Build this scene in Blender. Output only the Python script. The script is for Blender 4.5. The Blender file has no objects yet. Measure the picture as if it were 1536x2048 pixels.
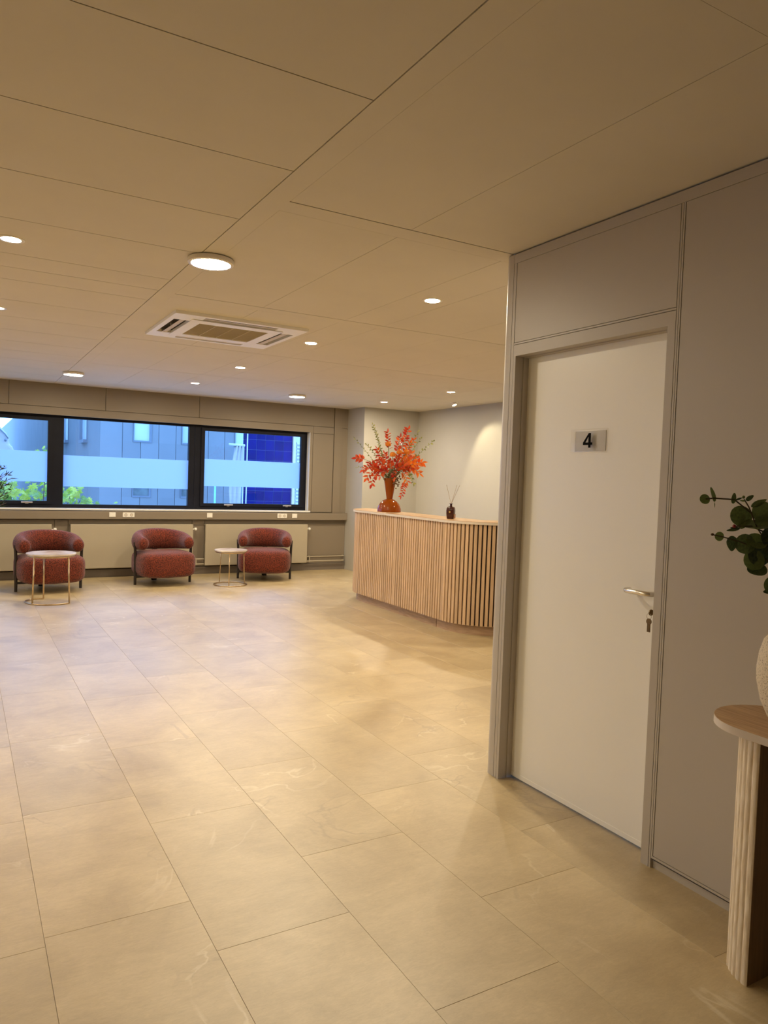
import bpy, bmesh, math, random
from mathutils import Vector, Matrix
random.seed(7)
S = bpy.context.scene
COL = S.collection
PI = math.pi

# ------------------------------------------------------------------ camera
YAW, PITCH, ROLL, FOC = 0.523712218, -0.0429066506, 0.0349076931, 1469.66692
fw = Vector((math.sin(YAW)*math.cos(PITCH), math.cos(YAW)*math.cos(PITCH), math.sin(PITCH)))
r0 = Vector((math.cos(YAW), -math.sin(YAW), 0)); u0 = r0.cross(fw)
rt = math.cos(ROLL)*r0 + math.sin(ROLL)*u0
up = -math.sin(ROLL)*r0 + math.cos(ROLL)*u0
cam = bpy.data.cameras.new('camera'); co = bpy.data.objects.new('camera', cam); COL.objects.link(co)
m = Matrix.Identity(4)
for i in range(3):
    m[i][0], m[i][1], m[i][2] = rt[i], up[i], -fw[i]
m[0][3], m[1][3], m[2][3] = 0, 0, 1.48
co.matrix_world = m
cam.sensor_fit = 'VERTICAL'; cam.sensor_height = 36.0; cam.sensor_width = 27.0
cam.lens = FOC*36.0/2048.0
cam.clip_start = 0.05; cam.clip_end = 300
S.camera = co

# ------------------------------------------------------------------ view, world (overcast daylight), exposure
S.view_settings.view_transform = 'Standard'; S.view_settings.look = 'None'
S.view_settings.gamma = 1.0; S.view_settings.use_curve_mapping = False
S.view_settings.exposure = 0.0
W = bpy.data.worlds.new('world'); S.world = W; W.use_nodes = True
bg = W.node_tree.nodes['Background']
bg.inputs[0].default_value = (0.235, 0.54, 1.18, 1); bg.inputs[1].default_value = 5.7
LAMP = (1.0, 0.845, 0.595)         # colour of every lamp in the room
L_PANEL, L_DOWN, L_DIM = 235.0, 1370.0, 150.0

# ------------------------------------------------------------------ materials
def nt(name):
    mt = bpy.data.materials.new(name); mt.use_nodes = True
    n = mt.node_tree; return mt, n, n.nodes['Principled BSDF']
def mat(name, c, rough=0.5, metal=0.0, var=0.0, vscale=3.0, bump=0.0, bscale=200.0, stretch=(1, 1, 1), c2=None, sheen=0.0, spec=None, obj_var=0.0, detail=4.0):
    """procedural paint / wood / cloth: noise between two colours plus a noise bump"""
    mt, n, b = nt(name)
    b.inputs['Base Color'].default_value = (*c, 1); b.inputs['Roughness'].default_value = rough; b.inputs['Metallic'].default_value = metal
    if spec is not None: b.inputs['Specular IOR Level'].default_value = spec
    if sheen: b.inputs['Sheen Weight'].default_value = sheen; b.inputs['Sheen Roughness'].default_value = 0.4
    tc = n.nodes.new('ShaderNodeTexCoord'); mp = n.nodes.new('ShaderNodeMapping'); mp.inputs['Scale'].default_value = stretch
    n.links.new(tc.outputs['Object'], mp.inputs[0])
    if var or c2:
        d = c2 or tuple(max(0, x*(1-var)) for x in c); e = c if c2 else tuple(min(1, x*(1+var)) for x in c)
        no = n.nodes.new('ShaderNodeTexNoise'); no.inputs['Scale'].default_value = vscale; no.inputs['Detail'].default_value = detail
        src = mp.outputs[0]
        if obj_var:
            oi = n.nodes.new('ShaderNodeObjectInfo'); ad = n.nodes.new('ShaderNodeVectorMath'); ad.operation = 'MULTIPLY_ADD'
            n.links.new(oi.outputs['Random'], ad.inputs[0]); ad.inputs[1].default_value = (37, 53, 71); n.links.new(mp.outputs[0], ad.inputs[2]); src = ad.outputs[0]
        n.links.new(src, no.inputs['Vector'])
        cr = n.nodes.new('ShaderNodeValToRGB'); cr.color_ramp.elements[0].position = 0.32; cr.color_ramp.elements[1].position = 0.68
        cr.color_ramp.elements[0].color = (*d, 1); cr.color_ramp.elements[1].color = (*e, 1)
        n.links.new(no.outputs['Fac'], cr.inputs[0]); out = cr.outputs[0]
        if obj_var:
            hs = n.nodes.new('ShaderNodeHueSaturation'); mr = n.nodes.new('ShaderNodeMapRange')
            mr.inputs['To Min'].default_value = 1-obj_var; mr.inputs['To Max'].default_value = 1+obj_var
            n.links.new(oi.outputs['Random'], mr.inputs['Value']); n.links.new(mr.outputs[0], hs.inputs['Value']); n.links.new(out, hs.inputs['Color']); out = hs.outputs[0]
        n.links.new(out, b.inputs['Base Color'])
    if bump:
        nb = n.nodes.new('ShaderNodeTexNoise'); nb.inputs['Scale'].default_value = bscale; nb.inputs['Detail'].default_value = 3
        n.links.new(mp.outputs[0], nb.inputs['Vector'])
        bp = n.nodes.new('ShaderNodeBump'); bp.inputs['Strength'].default_value = bump; bp.inputs['Distance'].default_value = 0.01
        n.links.new(nb.outputs['Fac'], bp.inputs['Height']); n.links.new(bp.outputs[0], b.inputs['Normal'])
    return mt
def emit(name, c, s):
    mt = bpy.data.materials.new(name); mt.use_nodes = True; n = mt.node_tree
    n.nodes.remove(n.nodes['Principled BSDF']); e = n.nodes.new('ShaderNodeEmission')
    e.inputs[0].default_value = (*c, 1); e.inputs[1].default_value = s
    n.links.new(e.outputs[0], n.nodes['Material Output'].inputs[0]); return mt
def glass_mat(name, tint=(1, 1, 1), ior=1.5):
    mt = bpy.data.materials.new(name); mt.use_nodes = True; n = mt.node_tree
    n.nodes.remove(n.nodes['Principled BSDF'])
    t = n.nodes.new('ShaderNodeBsdfTransparent'); t.inputs[0].default_value = (*tint, 1)
    g = n.nodes.new('ShaderNodeBsdfGlossy'); g.inputs['Roughness'].default_value = 0.0
    f = n.nodes.new('ShaderNodeFresnel'); gm = n.nodes.new('ShaderNodeNewGeometry'); mr = n.nodes.new('ShaderNodeMapRange')
    mr.inputs['To Min'].default_value = ior; mr.inputs['To Max'].default_value = 1/ior      # one sheet: the same reflectance from either side
    n.links.new(gm.outputs['Backfacing'], mr.inputs['Value']); n.links.new(mr.outputs[0], f.inputs['IOR'])
    mx = n.nodes.new('ShaderNodeMixShader')
    n.links.new(f.outputs[0], mx.inputs[0]); n.links.new(t.outputs[0], mx.inputs[1]); n.links.new(g.outputs[0], mx.inputs[2])
    n.links.new(mx.outputs[0], n.nodes['Material Output'].inputs[0]); return mt
def film_mat(name):
    mt = bpy.data.materials.new(name); mt.use_nodes = True; n = mt.node_tree
    n.nodes.remove(n.nodes['Principled BSDF'])
    t = n.nodes.new('ShaderNodeBsdfTranslucent'); t.inputs[0].default_value = (0.42, 0.455, 0.62, 1)
    d = n.nodes.new('ShaderNodeBsdfDiffuse'); d.inputs[0].default_value = (0.75, 0.77, 0.77, 1)
    mx = n.nodes.new('ShaderNodeMixShader'); mx.inputs[0].default_value = 0.06
    n.links.new(t.outputs[0], mx.inputs[1]); n.links.new(d.outputs[0], mx.inputs[2])
    n.links.new(mx.outputs[0], n.nodes['Material Output'].inputs[0]); return mt
def leaf_mat(name, c, c2, rough=0.45, trans=0.35, vs=9.0):
    mt, n, b = nt(name)
    oi = n.nodes.new('ShaderNodeObjectInfo'); cr = n.nodes.new('ShaderNodeValToRGB')
    tc = n.nodes.new('ShaderNodeTexCoord'); no = n.nodes.new('ShaderNodeTexNoise'); no.inputs['Scale'].default_value = vs
    n.links.new(tc.outputs['Object'], no.inputs['Vector'])
    ad = n.nodes.new('ShaderNodeMath'); ad.operation = 'MULTIPLY_ADD'; ad.inputs[1].default_value = 0.55
    sb = n.nodes.new('ShaderNodeMath'); sb.operation = 'MULTIPLY'; sb.inputs[1].default_value = 0.6
    n.links.new(oi.outputs['Random'], sb.inputs[0])
    n.links.new(no.outputs['Fac'], ad.inputs[0]); n.links.new(sb.outputs[0], ad.inputs[2])
    cr.color_ramp.elements[0].position = 0.25; cr.color_ramp.elements[1].position = 0.85
    cr.color_ramp.elements[0].color = (*c, 1); cr.color_ramp.elements[1].color = (*c2, 1)
    n.links.new(ad.outputs[0], cr.inputs[0]); n.links.new(cr.outputs[0], b.inputs['Base Color'])
    b.inputs['Roughness'].default_value = rough
    t = n.nodes.new('ShaderNodeBsdfTranslucent'); n.links.new(cr.outputs[0], t.inputs[0])
    mx = n.nodes.new('ShaderNodeMixShader'); mx.inputs[0].default_value = trans
    n.links.new(b.outputs[0], mx.inputs[1]); n.links.new(t.outputs[0], mx.inputs[2])
    n.links.new(mx.outputs[0], n.nodes['Material Output'].inputs[0]); return mt
def wood_mat(name, dark, light, scale=(1, 1, 1), rough=0.5, ov=0.1):
    """long grain along the axis whose scale is small"""
    return mat(name, light, rough=rough, c2=dark, vscale=14, stretch=scale, obj_var=ov, bump=0.15, bscale=60, detail=8)
def floor_mat():
    mt, n, b = nt('stone_vinyl')
    oi = n.nodes.new('ShaderNodeObjectInfo'); geo = n.nodes.new('ShaderNodeTexCoord')
    ad = n.nodes.new('ShaderNodeVectorMath'); ad.operation = 'MULTIPLY_ADD'; ad.inputs[1].default_value = (41, 29, 17)
    n.links.new(oi.outputs['Random'], ad.inputs[0]); n.links.new(geo.outputs['Object'], ad.inputs[2])
    def noise(sc, det, dist=0.0, rough=0.55, stretch=None):
        x = n.nodes.new('ShaderNodeTexNoise'); x.inputs['Scale'].default_value = sc; x.inputs['Detail'].default_value = det
        x.inputs['Distortion'].default_value = dist; x.inputs['Roughness'].default_value = rough
        src = ad.outputs[0]
        if stretch:
            mp = n.nodes.new('ShaderNodeMapping'); mp.inputs['Scale'].default_value = stretch; n.links.new(src, mp.inputs[0]); src = mp.outputs[0]
        n.links.new(src, x.inputs['Vector']); return x.outputs['Fac']
    def ramp(fac, stops):
        r = n.nodes.new('ShaderNodeValToRGB')
        while len(r.color_ramp.elements) < len(stops): r.color_ramp.elements.new(0.5)
        for e, (p, c) in zip(r.color_ramp.elements, stops): e.position = p; e.color = (*c, 1)
        n.links.new(fac, r.inputs[0]); return r.outputs[0]
    cloud = noise(2.6, 9, 0.5, 0.62)
    base = ramp(cloud, [(0.30, (0.41, 0.305, 0.155)), (0.5, (0.515, 0.40, 0.218)), (0.72, (0.615, 0.49, 0.285))])
    grain = noise(16, 6, 0.8, 0.6, (0.35, 1.6, 1))
    gcol = ramp(grain, [(0.3, (0.86, 0.84, 0.80)), (0.7, (1.0, 1.0, 1.0))])
    fine = noise(70, 6, 1.2, 0.65, (0.5, 1.4, 1))
    gcol2 = ramp(fine, [(0.32, (0.87, 0.855, 0.83)), (0.68, (1.05, 1.05, 1.05))])
    mu0 = n.nodes.new('ShaderNodeMix'); mu0.data_type = 'RGBA'; mu0.blend_type = 'MULTIPLY'; mu0.inputs[0].default_value = 0.8
    n.links.new(base, mu0.inputs[6]); n.links.new(gcol2, mu0.inputs[7]); base = mu0.outputs[2]
    mul = n.nodes.new('ShaderNodeMix'); mul.data_type = 'RGBA'; mul.blend_type = 'MULTIPLY'; mul.inputs[0].default_value = 0.8
    n.links.new(base, mul.inputs[6]); n.links.new(gcol, mul.inputs[7])
    # pale and dark hairline veins: narrow bands of a distorted noise
    def vein(sc, dist, lo, hi):
        f = noise(sc, 5, dist, 0.5)
        return ramp(f, [(lo-0.008, (0, 0, 0)), ((lo+hi)/2, (1, 1, 1)), (hi+0.008, (0, 0, 0))])
    mask = ramp(noise(1.7, 2), [(0.55, (0, 0, 0)), (0.66, (1, 1, 1))])
    v1 = vein(1.5, 1.2, 0.498, 0.504); v2 = vein(1.1, 1.6, 0.455, 0.460)
    def mixin(prev, vfac, colour, amt):
        mm = n.nodes.new('ShaderNodeMath'); mm.operation = 'MULTIPLY'; n.links.new(vfac, mm.inputs[0]); n.links.new(mask, mm.inputs[1])
        m2 = n.nodes.new('ShaderNodeMath'); m2.operation = 'MULTIPLY'; n.links.new(mm.outputs[0], m2.inputs[0]); m2.inputs[1].default_value = amt
        x = n.nodes.new('ShaderNodeMix'); x.data_type = 'RGBA'; n.links.new(m2.outputs[0], x.inputs[0]); n.links.new(prev, x.inputs[6]); x.inputs[7].default_value = (*colour, 1)
        return x.outputs[2]
    c = mixin(mul.outputs[2], v1, (0.80, 0.72, 0.55), 0.45)
    c = mixin(c, v2, (0.28, 0.20, 0.11), 0.55)
    hs = n.nodes.new('ShaderNodeHueSaturation'); mr = n.nodes.new('ShaderNodeMapRange'); mr.inputs['To Min'].default_value = 0.94; mr.inputs['To Max'].default_value = 1.06
    n.links.new(oi.outputs['Random'], mr.inputs['Value']); n.links.new(mr.outputs[0], hs.inputs['Value']); n.links.new(c, hs.inputs['Color'])
    n.links.new(hs.outputs[0], b.inputs['Base Color'])
    b.inputs['Coat Weight'].default_value = 0.7; b.inputs['Coat Roughness'].default_value = 0.36
    rr = n.nodes.new('ShaderNodeMapRange'); rr.inputs['To Min'].default_value = 0.40; rr.inputs['To Max'].default_value = 0.52; b.inputs['Specular IOR Level'].default_value = 0.95
    n.links.new(grain, rr.inputs['Value']); n.links.new(rr.outputs[0], b.inputs['Roughness'])
    bp = n.nodes.new('ShaderNodeBump'); bp.inputs['Strength'].default_value = 0.22; bp.inputs['Distance'].default_value = 0.004
    n.links.new(grain, bp.inputs['Height']); n.links.new(bp.outputs[0], b.inputs['Normal'])
    return mt

M = {}
M['floor'] = floor_mat()
M['floor_base'] = mat('floor_joint', (0.38, 0.29, 0.17), 0.8, var=0.1)
M['ceil'] = mat('ceiling_paint', (0.67, 0.615, 0.52), 0.7, var=0.02, vscale=2.5, bump=0.05, bscale=500)
M['ceil_gap'] = mat('ceiling_shadow_gap', (0.10, 0.075, 0.05), 0.9, var=0.1)
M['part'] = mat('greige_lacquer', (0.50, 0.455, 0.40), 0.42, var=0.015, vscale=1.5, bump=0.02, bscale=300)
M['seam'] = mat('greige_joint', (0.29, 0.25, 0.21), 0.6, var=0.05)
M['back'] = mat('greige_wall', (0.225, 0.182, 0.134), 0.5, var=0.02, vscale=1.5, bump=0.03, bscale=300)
M['plaster'] = mat('off_white_plaster', (0.46, 0.44, 0.40), 0.7, var=0.02, vscale=2, bump=0.06, bscale=120)
M['skirt'] = mat('dark_skirting', (0.17, 0.14, 0.115), 0.5, var=0.04)
M['door'] = mat('white_door', (0.92, 0.905, 0.87), 0.35, var=0.01, vscale=2, bump=0.02, bscale=250)
M['frame'] = mat('anthracite_frame', (0.008, 0.009, 0.016), 0.5, var=0.15, vscale=5, spec=0.15)
M['sill'] = mat('sill_paint', (0.74, 0.73, 0.71), 0.3, var=0.02)
M['glass'] = glass_mat('window_glass')
M['film'] = film_mat('frosted_film')
M['white'] = mat('white_plastic', (0.80, 0.77, 0.71), 0.35, var=0.02)
M['rad'] = mat('radiator_enamel', (0.41, 0.355, 0.265), 0.35, var=0.015)
M['hole'] = mat('dark_hole', (0.05, 0.04, 0.03), 0.8, var=0.1)
M['steel'] = mat('polished_steel', (0.72, 0.68, 0.62), 0.2, 1.0, var=0.05)
M['handle'] = mat('satin_grey_handle', (0.34, 0.30, 0.27), 0.4, var=0.05)
M['dkmetal'] = mat('dark_brass', (0.16, 0.11, 0.06), 0.35, 1.0, var=0.2, vscale=60)
M['brass'] = mat('brushed_brass', (0.58, 0.44, 0.27), 0.3, 1.0, var=0.06, vscale=30)
M['marble'] = mat('veined_marble', (0.72, 0.66, 0.61), 0.2, c2=(0.36, 0.26, 0.22), vscale=4, stretch=(1, 1, 1), detail=9)
M['boucle'] = mat('burgundy_boucle', (0.235, 0.040, 0.016), 0.95, c2=(0.028, 0.003, 0.002), vscale=82, bump=1.0, bscale=90, sheen=0.22, detail=2)
M['blackwood'] = mat('black_stained_wood', (0.022, 0.014, 0.013), 0.4, var=0.2, vscale=30, stretch=(4, 4, 0.6))
M['oak'] = wood_mat('oak_slat', (0.50, 0.325, 0.185), (0.63, 0.44, 0.275), (5, 5, 0.35), 0.55, 0.10)
M['oak_plinth'] = wood_mat('oak_plinth', (0.33, 0.205, 0.12), (0.45, 0.30, 0.19), (0.6, 0.6, 6), 0.5, 0.05)
M['oak_top'] = wood_mat('oak_top', (0.38, 0.225, 0.105), (0.56, 0.36, 0.19), (6, 0.5, 3), 0.4, 0.0)
M['edge'] = mat('pale_edging', (0.66, 0.58, 0.49), 0.45, var=0.03)
M['felt'] = mat('dark_backing', (0.02, 0.010, 0.005), 0.9, var=0.2, vscale=40)
M['travert'] = wood_mat('fluted_travertine_oak', (0.66, 0.53, 0.36), (0.90, 0.80, 0.64), (9, 9, 1.1), 0.7, 0.0)
M['oak_dark'] = wood_mat('brown_oak_face', (0.15, 0.085, 0.035), (0.22, 0.13, 0.06), (8, 3, 0.3), 0.5, 0.0)
M['amber'] = mat('amber_glaze', (0.25, 0.052, 0.0015), 0.06, spec=0.35, var=0.12, vscale=5)
M['bottle'] = mat('dark_amber_glass', (0.055, 0.012, 0.008), 0.05, var=0.2, vscale=10)
M['amber2'] = mat('amber_liquid', (0.26, 0.085, 0.012), 0.08, var=0.1)
M['gold'] = mat('gold_label', (0.70, 0.48, 0.14), 0.35, 0.6, var=0.1)
M['reed'] = mat('rattan', (0.42, 0.30, 0.19), 0.7, var=0.2, vscale=60)
M['stone'] = mat('speckled_stoneware', (0.70, 0.60, 0.45), 0.85, c2=(0.17, 0.125, 0.08), vscale=210, bump=0.35, bscale=180, detail=2)
M['stone'].node_tree.nodes['Color Ramp'].color_ramp.elements[0].position = 0.30
M['stone'].node_tree.nodes['Color Ramp'].color_ramp.elements[1].position = 0.44
M['euca'] = leaf_mat('eucalyptus_leaf', (0.014, 0.032, 0.016), (0.14, 0.19, 0.05), 0.4, 0.2)
M['euca_stem'] = mat('eucalyptus_stem', (0.06, 0.045, 0.02), 0.6, var=0.2)
M['redbud'] = mat('red_bud', (0.22, 0.02, 0.02), 0.5, var=0.2)
M['redleaf'] = leaf_mat('crimson_leaf', (0.42, 0.012, 0.012), (0.75, 0.11, 0.015), 0.35, 0.3)
M['orangeleaf'] = leaf_mat('orange_leaf', (0.62, 0.055, 0.008), (0.85, 0.24, 0.02), 0.35, 0.3)
M['orange'] = mat('orange_petals', (0.85, 0.30, 0.015), 0.6, c2=(0.62, 0.13, 0.005), vscale=60, bump=0.6, bscale=80)
M['twig'] = mat('olive_twig', (0.16, 0.16, 0.05), 0.7, var=0.25, vscale=40)
M['twigleaf'] = leaf_mat('lime_leaf', (0.12, 0.15, 0.03), (0.42, 0.42, 0.12), 0.5, 0.25)
M['seed'] = mat('seed_pods', (0.20, 0.10, 0.04), 0.7, c2=(0.05, 0.03, 0.012), vscale=60)
M['oliveleaf'] = leaf_mat('olive_leaf', (0.012, 0.022, 0.009), (0.045, 0.07, 0.022), 0.65, 0.06)
M['bark'] = mat('bark', (0.14, 0.10, 0.07), 0.9, var=0.3, vscale=20, bump=0.5, bscale=50)
M['pot'] = mat('grey_pot', (0.25, 0.24, 0.22), 0.7, var=0.1)
M['soil'] = mat('soil', (0.04, 0.03, 0.02), 0.95, var=0.3, vscale=40, bump=0.8, bscale=60)
M['acrylic'] = None
M['black'] = mat('black_digit', (0.004, 0.004, 0.006), 0.7, var=0.1, spec=0.05)
M['ac'] = mat('ac_white', (0.93, 0.91, 0.87), 0.4, var=0.01)
M['acgrille'] = mat('ac_filter', (0.50, 0.42, 0.27), 0.7, var=0.05, bump=0.2, bscale=300)
M['flap'] = mat('ac_flap', (0.60, 0.53, 0.44), 0.5, var=0.03)
M['trimring'] = mat('lamp_trim', (0.85, 0.80, 0.74), 0.3, var=0.01)
M['lens_panel'] = emit('panel_light', LAMP, L_PANEL)
M['lens_down'] = emit('downlight_lens', LAMP, L_DOWN)
M['lens_dim'] = emit('dimmed_downlight_lens', LAMP, L_DIM)
M['lens_spot'] = emit('spot_lens', (1.0, 0.80, 0.50), 8.0)
# outdoors
M['clad'] = mat('grey_cladding', (0.165, 0.172, 0.178), 0.6, var=0.04, vscale=1.2, obj_var=0.05)
M['clad_gap'] = mat('cladding_gap', (0.11, 0.12, 0.13), 0.8, var=0.1)
M['outframe'] = mat('grey_window_frame', (0.13, 0.145, 0.17), 0.5, var=0.05)
M['sky_pane'] = mat('pale_sky_pane', (0.42, 0.47, 0.48), 0.25, var=0.05, vscale=1.5)  # sky reflected in the facade panes, put into their colour
M['darkpane'] = mat('dim_room_pane', (0.12, 0.15, 0.15), 0.15, var=0.4, vscale=2)
M['bluetile'] = mat('cobalt_tile', (0.003, 0.004, 0.085), 0.45, spec=0.1, var=0.2, vscale=2, obj_var=0.15)
M['grout'] = mat('pale_grout', (0.07, 0.09, 0.20), 0.8, var=0.1)
M['louvre'] = mat('white_louvre', (0.46, 0.46, 0.44), 0.5, var=0.03)
M['beige'] = mat('beige_post', (0.50, 0.40, 0.32), 0.6, var=0.05)
M['banner'] = mat('white_cloth', (0.40, 0.35, 0.34), 0.8, var=0.04, vscale=6)
M['pole'] = mat('mint_pole', (0.18, 0.46, 0.36), 0.3, var=0.05)
M['mapleleaf'] = leaf_mat('maple_leaf', (0.12, 0.27, 0.055), (0.55, 0.62, 0.055), 0.4, 0.45)
M['ground'] = mat('grey_paving', (0.60, 0.60, 0.57), 0.9, var=0.15, vscale=0.8)
def acrylic():
    mt = bpy.data.materials.new('clear_acrylic'); mt.use_nodes = True; n = mt.node_tree
    n.nodes.remove(n.nodes['Principled BSDF'])
    t = n.nodes.new('ShaderNodeBsdfTransparent'); t.inputs[0].default_value = (0.985, 0.98, 0.975, 1)
    g = n.nodes.new('ShaderNodeBsdfGlossy'); g.inputs['Roughness'].default_value = 0.08
    f = n.nodes.new('ShaderNodeFresnel'); gm = n.nodes.new('ShaderNodeNewGeometry'); mr = n.nodes.new('ShaderNodeMapRange')
    mr.inputs['To Min'].default_value = 1.45; mr.inputs['To Max'].default_value = 1/1.45
    n.links.new(gm.outputs['Backfacing'], mr.inputs['Value']); n.links.new(mr.outputs[0], f.inputs['IOR'])
    mx = n.nodes.new('ShaderNodeMixShader')
    n.links.new(f.outputs[0], mx.inputs[0]); n.links.new(t.outputs[0], mx.inputs[1]); n.links.new(g.outputs[0], mx.inputs[2])
    n.links.new(mx.outputs[0], n.nodes['Material Output'].inputs[0]); return mt
M['acrylic'] = acrylic()

# ------------------------------------------------------------------ mesh helpers
class MB:
    def __init__(s): s.v = []; s.f = []; s.mi = []; s.m = 0
    def add(s, vs, fs):
        o = len(s.v); s.v += [tuple(p) for p in vs]; s.f += [tuple(o+i for i in f) for f in fs]; s.mi += [s.m]*len(fs); return s
    def box(s, x0, x1, y0, y1, z0, z1):
        return s.add([(x0, y0, z0), (x1, y0, z0), (x1, y1, z0), (x0, y1, z0), (x0, y0, z1), (x1, y0, z1), (x1, y1, z1), (x0, y1, z1)],
                     [(0, 3, 2, 1), (4, 5, 6, 7), (0, 1, 5, 4), (1, 2, 6, 5), (2, 3, 7, 6), (3, 0, 4, 7)])
    def prism(s, poly, z0, z1):
        n = len(poly)
        return s.add([(x, y, z0) for x, y in poly]+[(x, y, z1) for x, y in poly],
                     [tuple(range(n-1, -1, -1)), tuple(range(n, 2*n))]+[(i, (i+1) % n, n+(i+1) % n, n+i) for i in range(n)])
    def lathe(s, prof, c=(0, 0, 0), n=32, cap=True):
        vs = []; fs = []
        for r, z in prof:
            for i in range(n):
                a = 2*PI*i/n; vs.append((c[0]+r*math.cos(a), c[1]+r*math.sin(a), c[2]+z))
        for k in range(len(prof)-1):
            for i in range(n):
                j = (i+1) % n; fs.append((k*n+i, k*n+j, (k+1)*n+j, (k+1)*n+i))
        if cap:
            fs.append(tuple(range(n-1, -1, -1))); b = (len(prof)-1)*n; fs.append(tuple(range(b, b+n)))
        return s.add(vs, fs)
    def tube(s, pts, r, n=8, closed=False, rv=None):
        """tube along points; r one radius or a list; rv = the upright radii of an oval section"""
        pts = [Vector(p) for p in pts]; N = len(pts); rs = r if isinstance(r, (list, tuple)) else [r]*N
        vs = []; fs = []; prev = None
        for i, p in enumerate(pts):
            if closed: t = pts[(i+1) % N]-pts[i-1]
            else: t = pts[min(i+1, N-1)]-pts[max(i-1, 0)]
            t.normalize()
            if rv is not None or prev is None:
                ref = Vector((0, 0, 1)) if abs(t.z) < 0.95 else Vector((1, 0, 0))
                a = ref.cross(t).normalized()
            else:
                a = prev-t*prev.dot(t)
                a = a.normalized() if a.length > 1e-6 else t.orthogonal().normalized()
            prev = a; b = t.cross(a)
            q = rv[i]/rs[i] if rv is not None else 1.0
            for k in range(n):
                an = 2*PI*k/n; vs.append(p+rs[i]*(math.cos(an)*a+q*math.sin(an)*b))
        L = N if closed else N-1
        for i in range(L):
            j = (i+1) % N
            for k in range(n):
                l = (k+1) % n; fs.append((i*n+k, i*n+l, j*n+l, j*n+k))
        if not closed: fs += [tuple(range(n-1, -1, -1)), tuple(range((N-1)*n, N*n))]
        return s.add(vs, fs)
    def sphere(s, c, r, n=10, m=6, q=(1, 1, 1)):
        return s.lathe_t(c, [(r*math.sin(PI*k/m)+1e-5, -r*math.cos(PI*k/m)) for k in range(m+1)], n, q)
    def lathe_t(s, c, prof, n, q):
        b = MB().lathe(prof, (0, 0, 0), n, False)
        return s.add([(c[0]+x*q[0], c[1]+y*q[1], c[2]+z*q[2]) for x, y, z in b.v], b.f)
    def xf(s, mtx):
        s.v = [tuple(mtx @ Vector(p)) for p in s.v]; return s
    def mesh(s, name, mats, smooth=False):
        me = bpy.data.meshes.new(name); me.from_pydata(s.v, [], s.f); me.update()
        ms = mats if isinstance(mats, (list, tuple)) else [mats]
        for q in ms: me.materials.append(q)
        for p, i in zip(me.polygons, s.mi): p.material_index = i; p.use_smooth = bool(smooth)
        bm = bmesh.new(); bm.from_mesh(me); bmesh.ops.recalc_face_normals(bm, faces=bm.faces); bm.to_mesh(me); bm.free()
        if smooth == 'auto':
            for p in me.polygons: p.use_smooth = True
            me.set_sharp_from_angle(angle=math.radians(38))
        return me
def link(name, me, parent=None, loc=None, rz=0.0):
    o = bpy.data.objects.new(name, me); COL.objects.link(o)
    if parent is not None: o.parent = parent
    if loc is not None: o.location = loc
    if rz: o.rotation_euler = (0, 0, rz)
    return o
def part(name, b, m, parent=None, smooth=False, **k): return link(name, b.mesh(name, m, smooth), parent, **k)
def bevel(o, w=0.004, seg=2):
    md = o.modifiers.new('bevel', 'BEVEL'); md.width = w; md.segments = seg; md.limit_method = 'ANGLE'; md.angle_limit = math.radians(40); return o
def tag(o, label=None, cat=None, group=None, kind=None):
    for k, v in (('label', label), ('category', cat), ('group', group), ('kind', kind)):
        if v: o[k] = v
    return o
def thing(name, label, cat, loc=(0, 0, 0), rz=0.0, group=None):
    o = bpy.data.objects.new(name, None); COL.objects.link(o); o.location = loc; o.rotation_euler = (0, 0, rz); o.empty_display_size = 0.1
    return tag(o, label, cat, group)
def dup(root, loc, rz, label=None, group=None):
    r = root.copy(); COL.objects.link(r); r.location = loc; r.rotation_euler = (0, 0, rz)
    if label: r['label'] = label
    if group: r['group'] = group
    for ch in list(root.children):
        c = ch.copy(); COL.objects.link(c); c.parent = r
        for g in list(ch.children):
            d = g.copy(); COL.objects.link(d); d.parent = c
    return r
def struct(name, b, m, parent=None, smooth=False):
    o = part(name, b, m, parent, smooth); o['kind'] = 'structure'; return o

# ------------------------------------------------------------------ room dimensions
ZC = 2.62                    # underside of the ceiling panels
YB = 10.78                   # inner face of the window wall
XW = 2.355                   # face of the office partition with the door
XR = 6.50                    # right wall behind the reception
XL, YF = -6.6, -2.2          # walls the photograph does not show
FX0, FDX, FDY = 0.241, 0.4632, 0.937

# ------------------------------------------------------------------ floor: base slab and single vinyl tiles
fl = struct('floor', MB().box(XL, 6.7, YF, 11.03, -0.12, -0.004), M['floor_base'])
offs = {0: 0.594, 1: 0.288, 2: 0.698, 3: 0.158, 4: 0.486}
tile_cache = {}
def tile(x0, x1, y0, y1):
    w, d = round(x1-x0, 3), round(y1-y0, 3)
    if (w, d) not in tile_cache:
        g = 0.0003; c = 0.0007; h = 0.006
        b = MB()
        X0, X1, Y0, Y1 = -w/2+g, w/2-g, -d/2+g, d/2-g
        b.add([(X0, Y0, -h), (X1, Y0, -h), (X1, Y1, -h), (X0, Y1, -h),
               (X0, Y0, -c), (X1, Y0, -c), (X1, Y1, -c), (X0, Y1, -c),
               (X0+c, Y0+c, 0), (X1-c, Y0+c, 0), (X1-c, Y1-c, 0), (X0+c, Y1-c, 0)],
              [(0, 1, 5, 4), (1, 2, 6, 5), (2, 3, 7, 6), (3, 0, 4, 7), (4, 5, 9, 8), (5, 6, 10, 9), (6, 7, 11, 10), (7, 4, 8, 11), (8, 9, 10, 11)])
        tile_cache[(w, d)] = b.mesh('tile', M['floor'])
    return link('tile', tile_cache[(w, d)], fl, ((x0+x1)/2, (y0+y1)/2, 0))
XMIN, YMIN = FX0-FDX*4, -0.4
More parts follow.
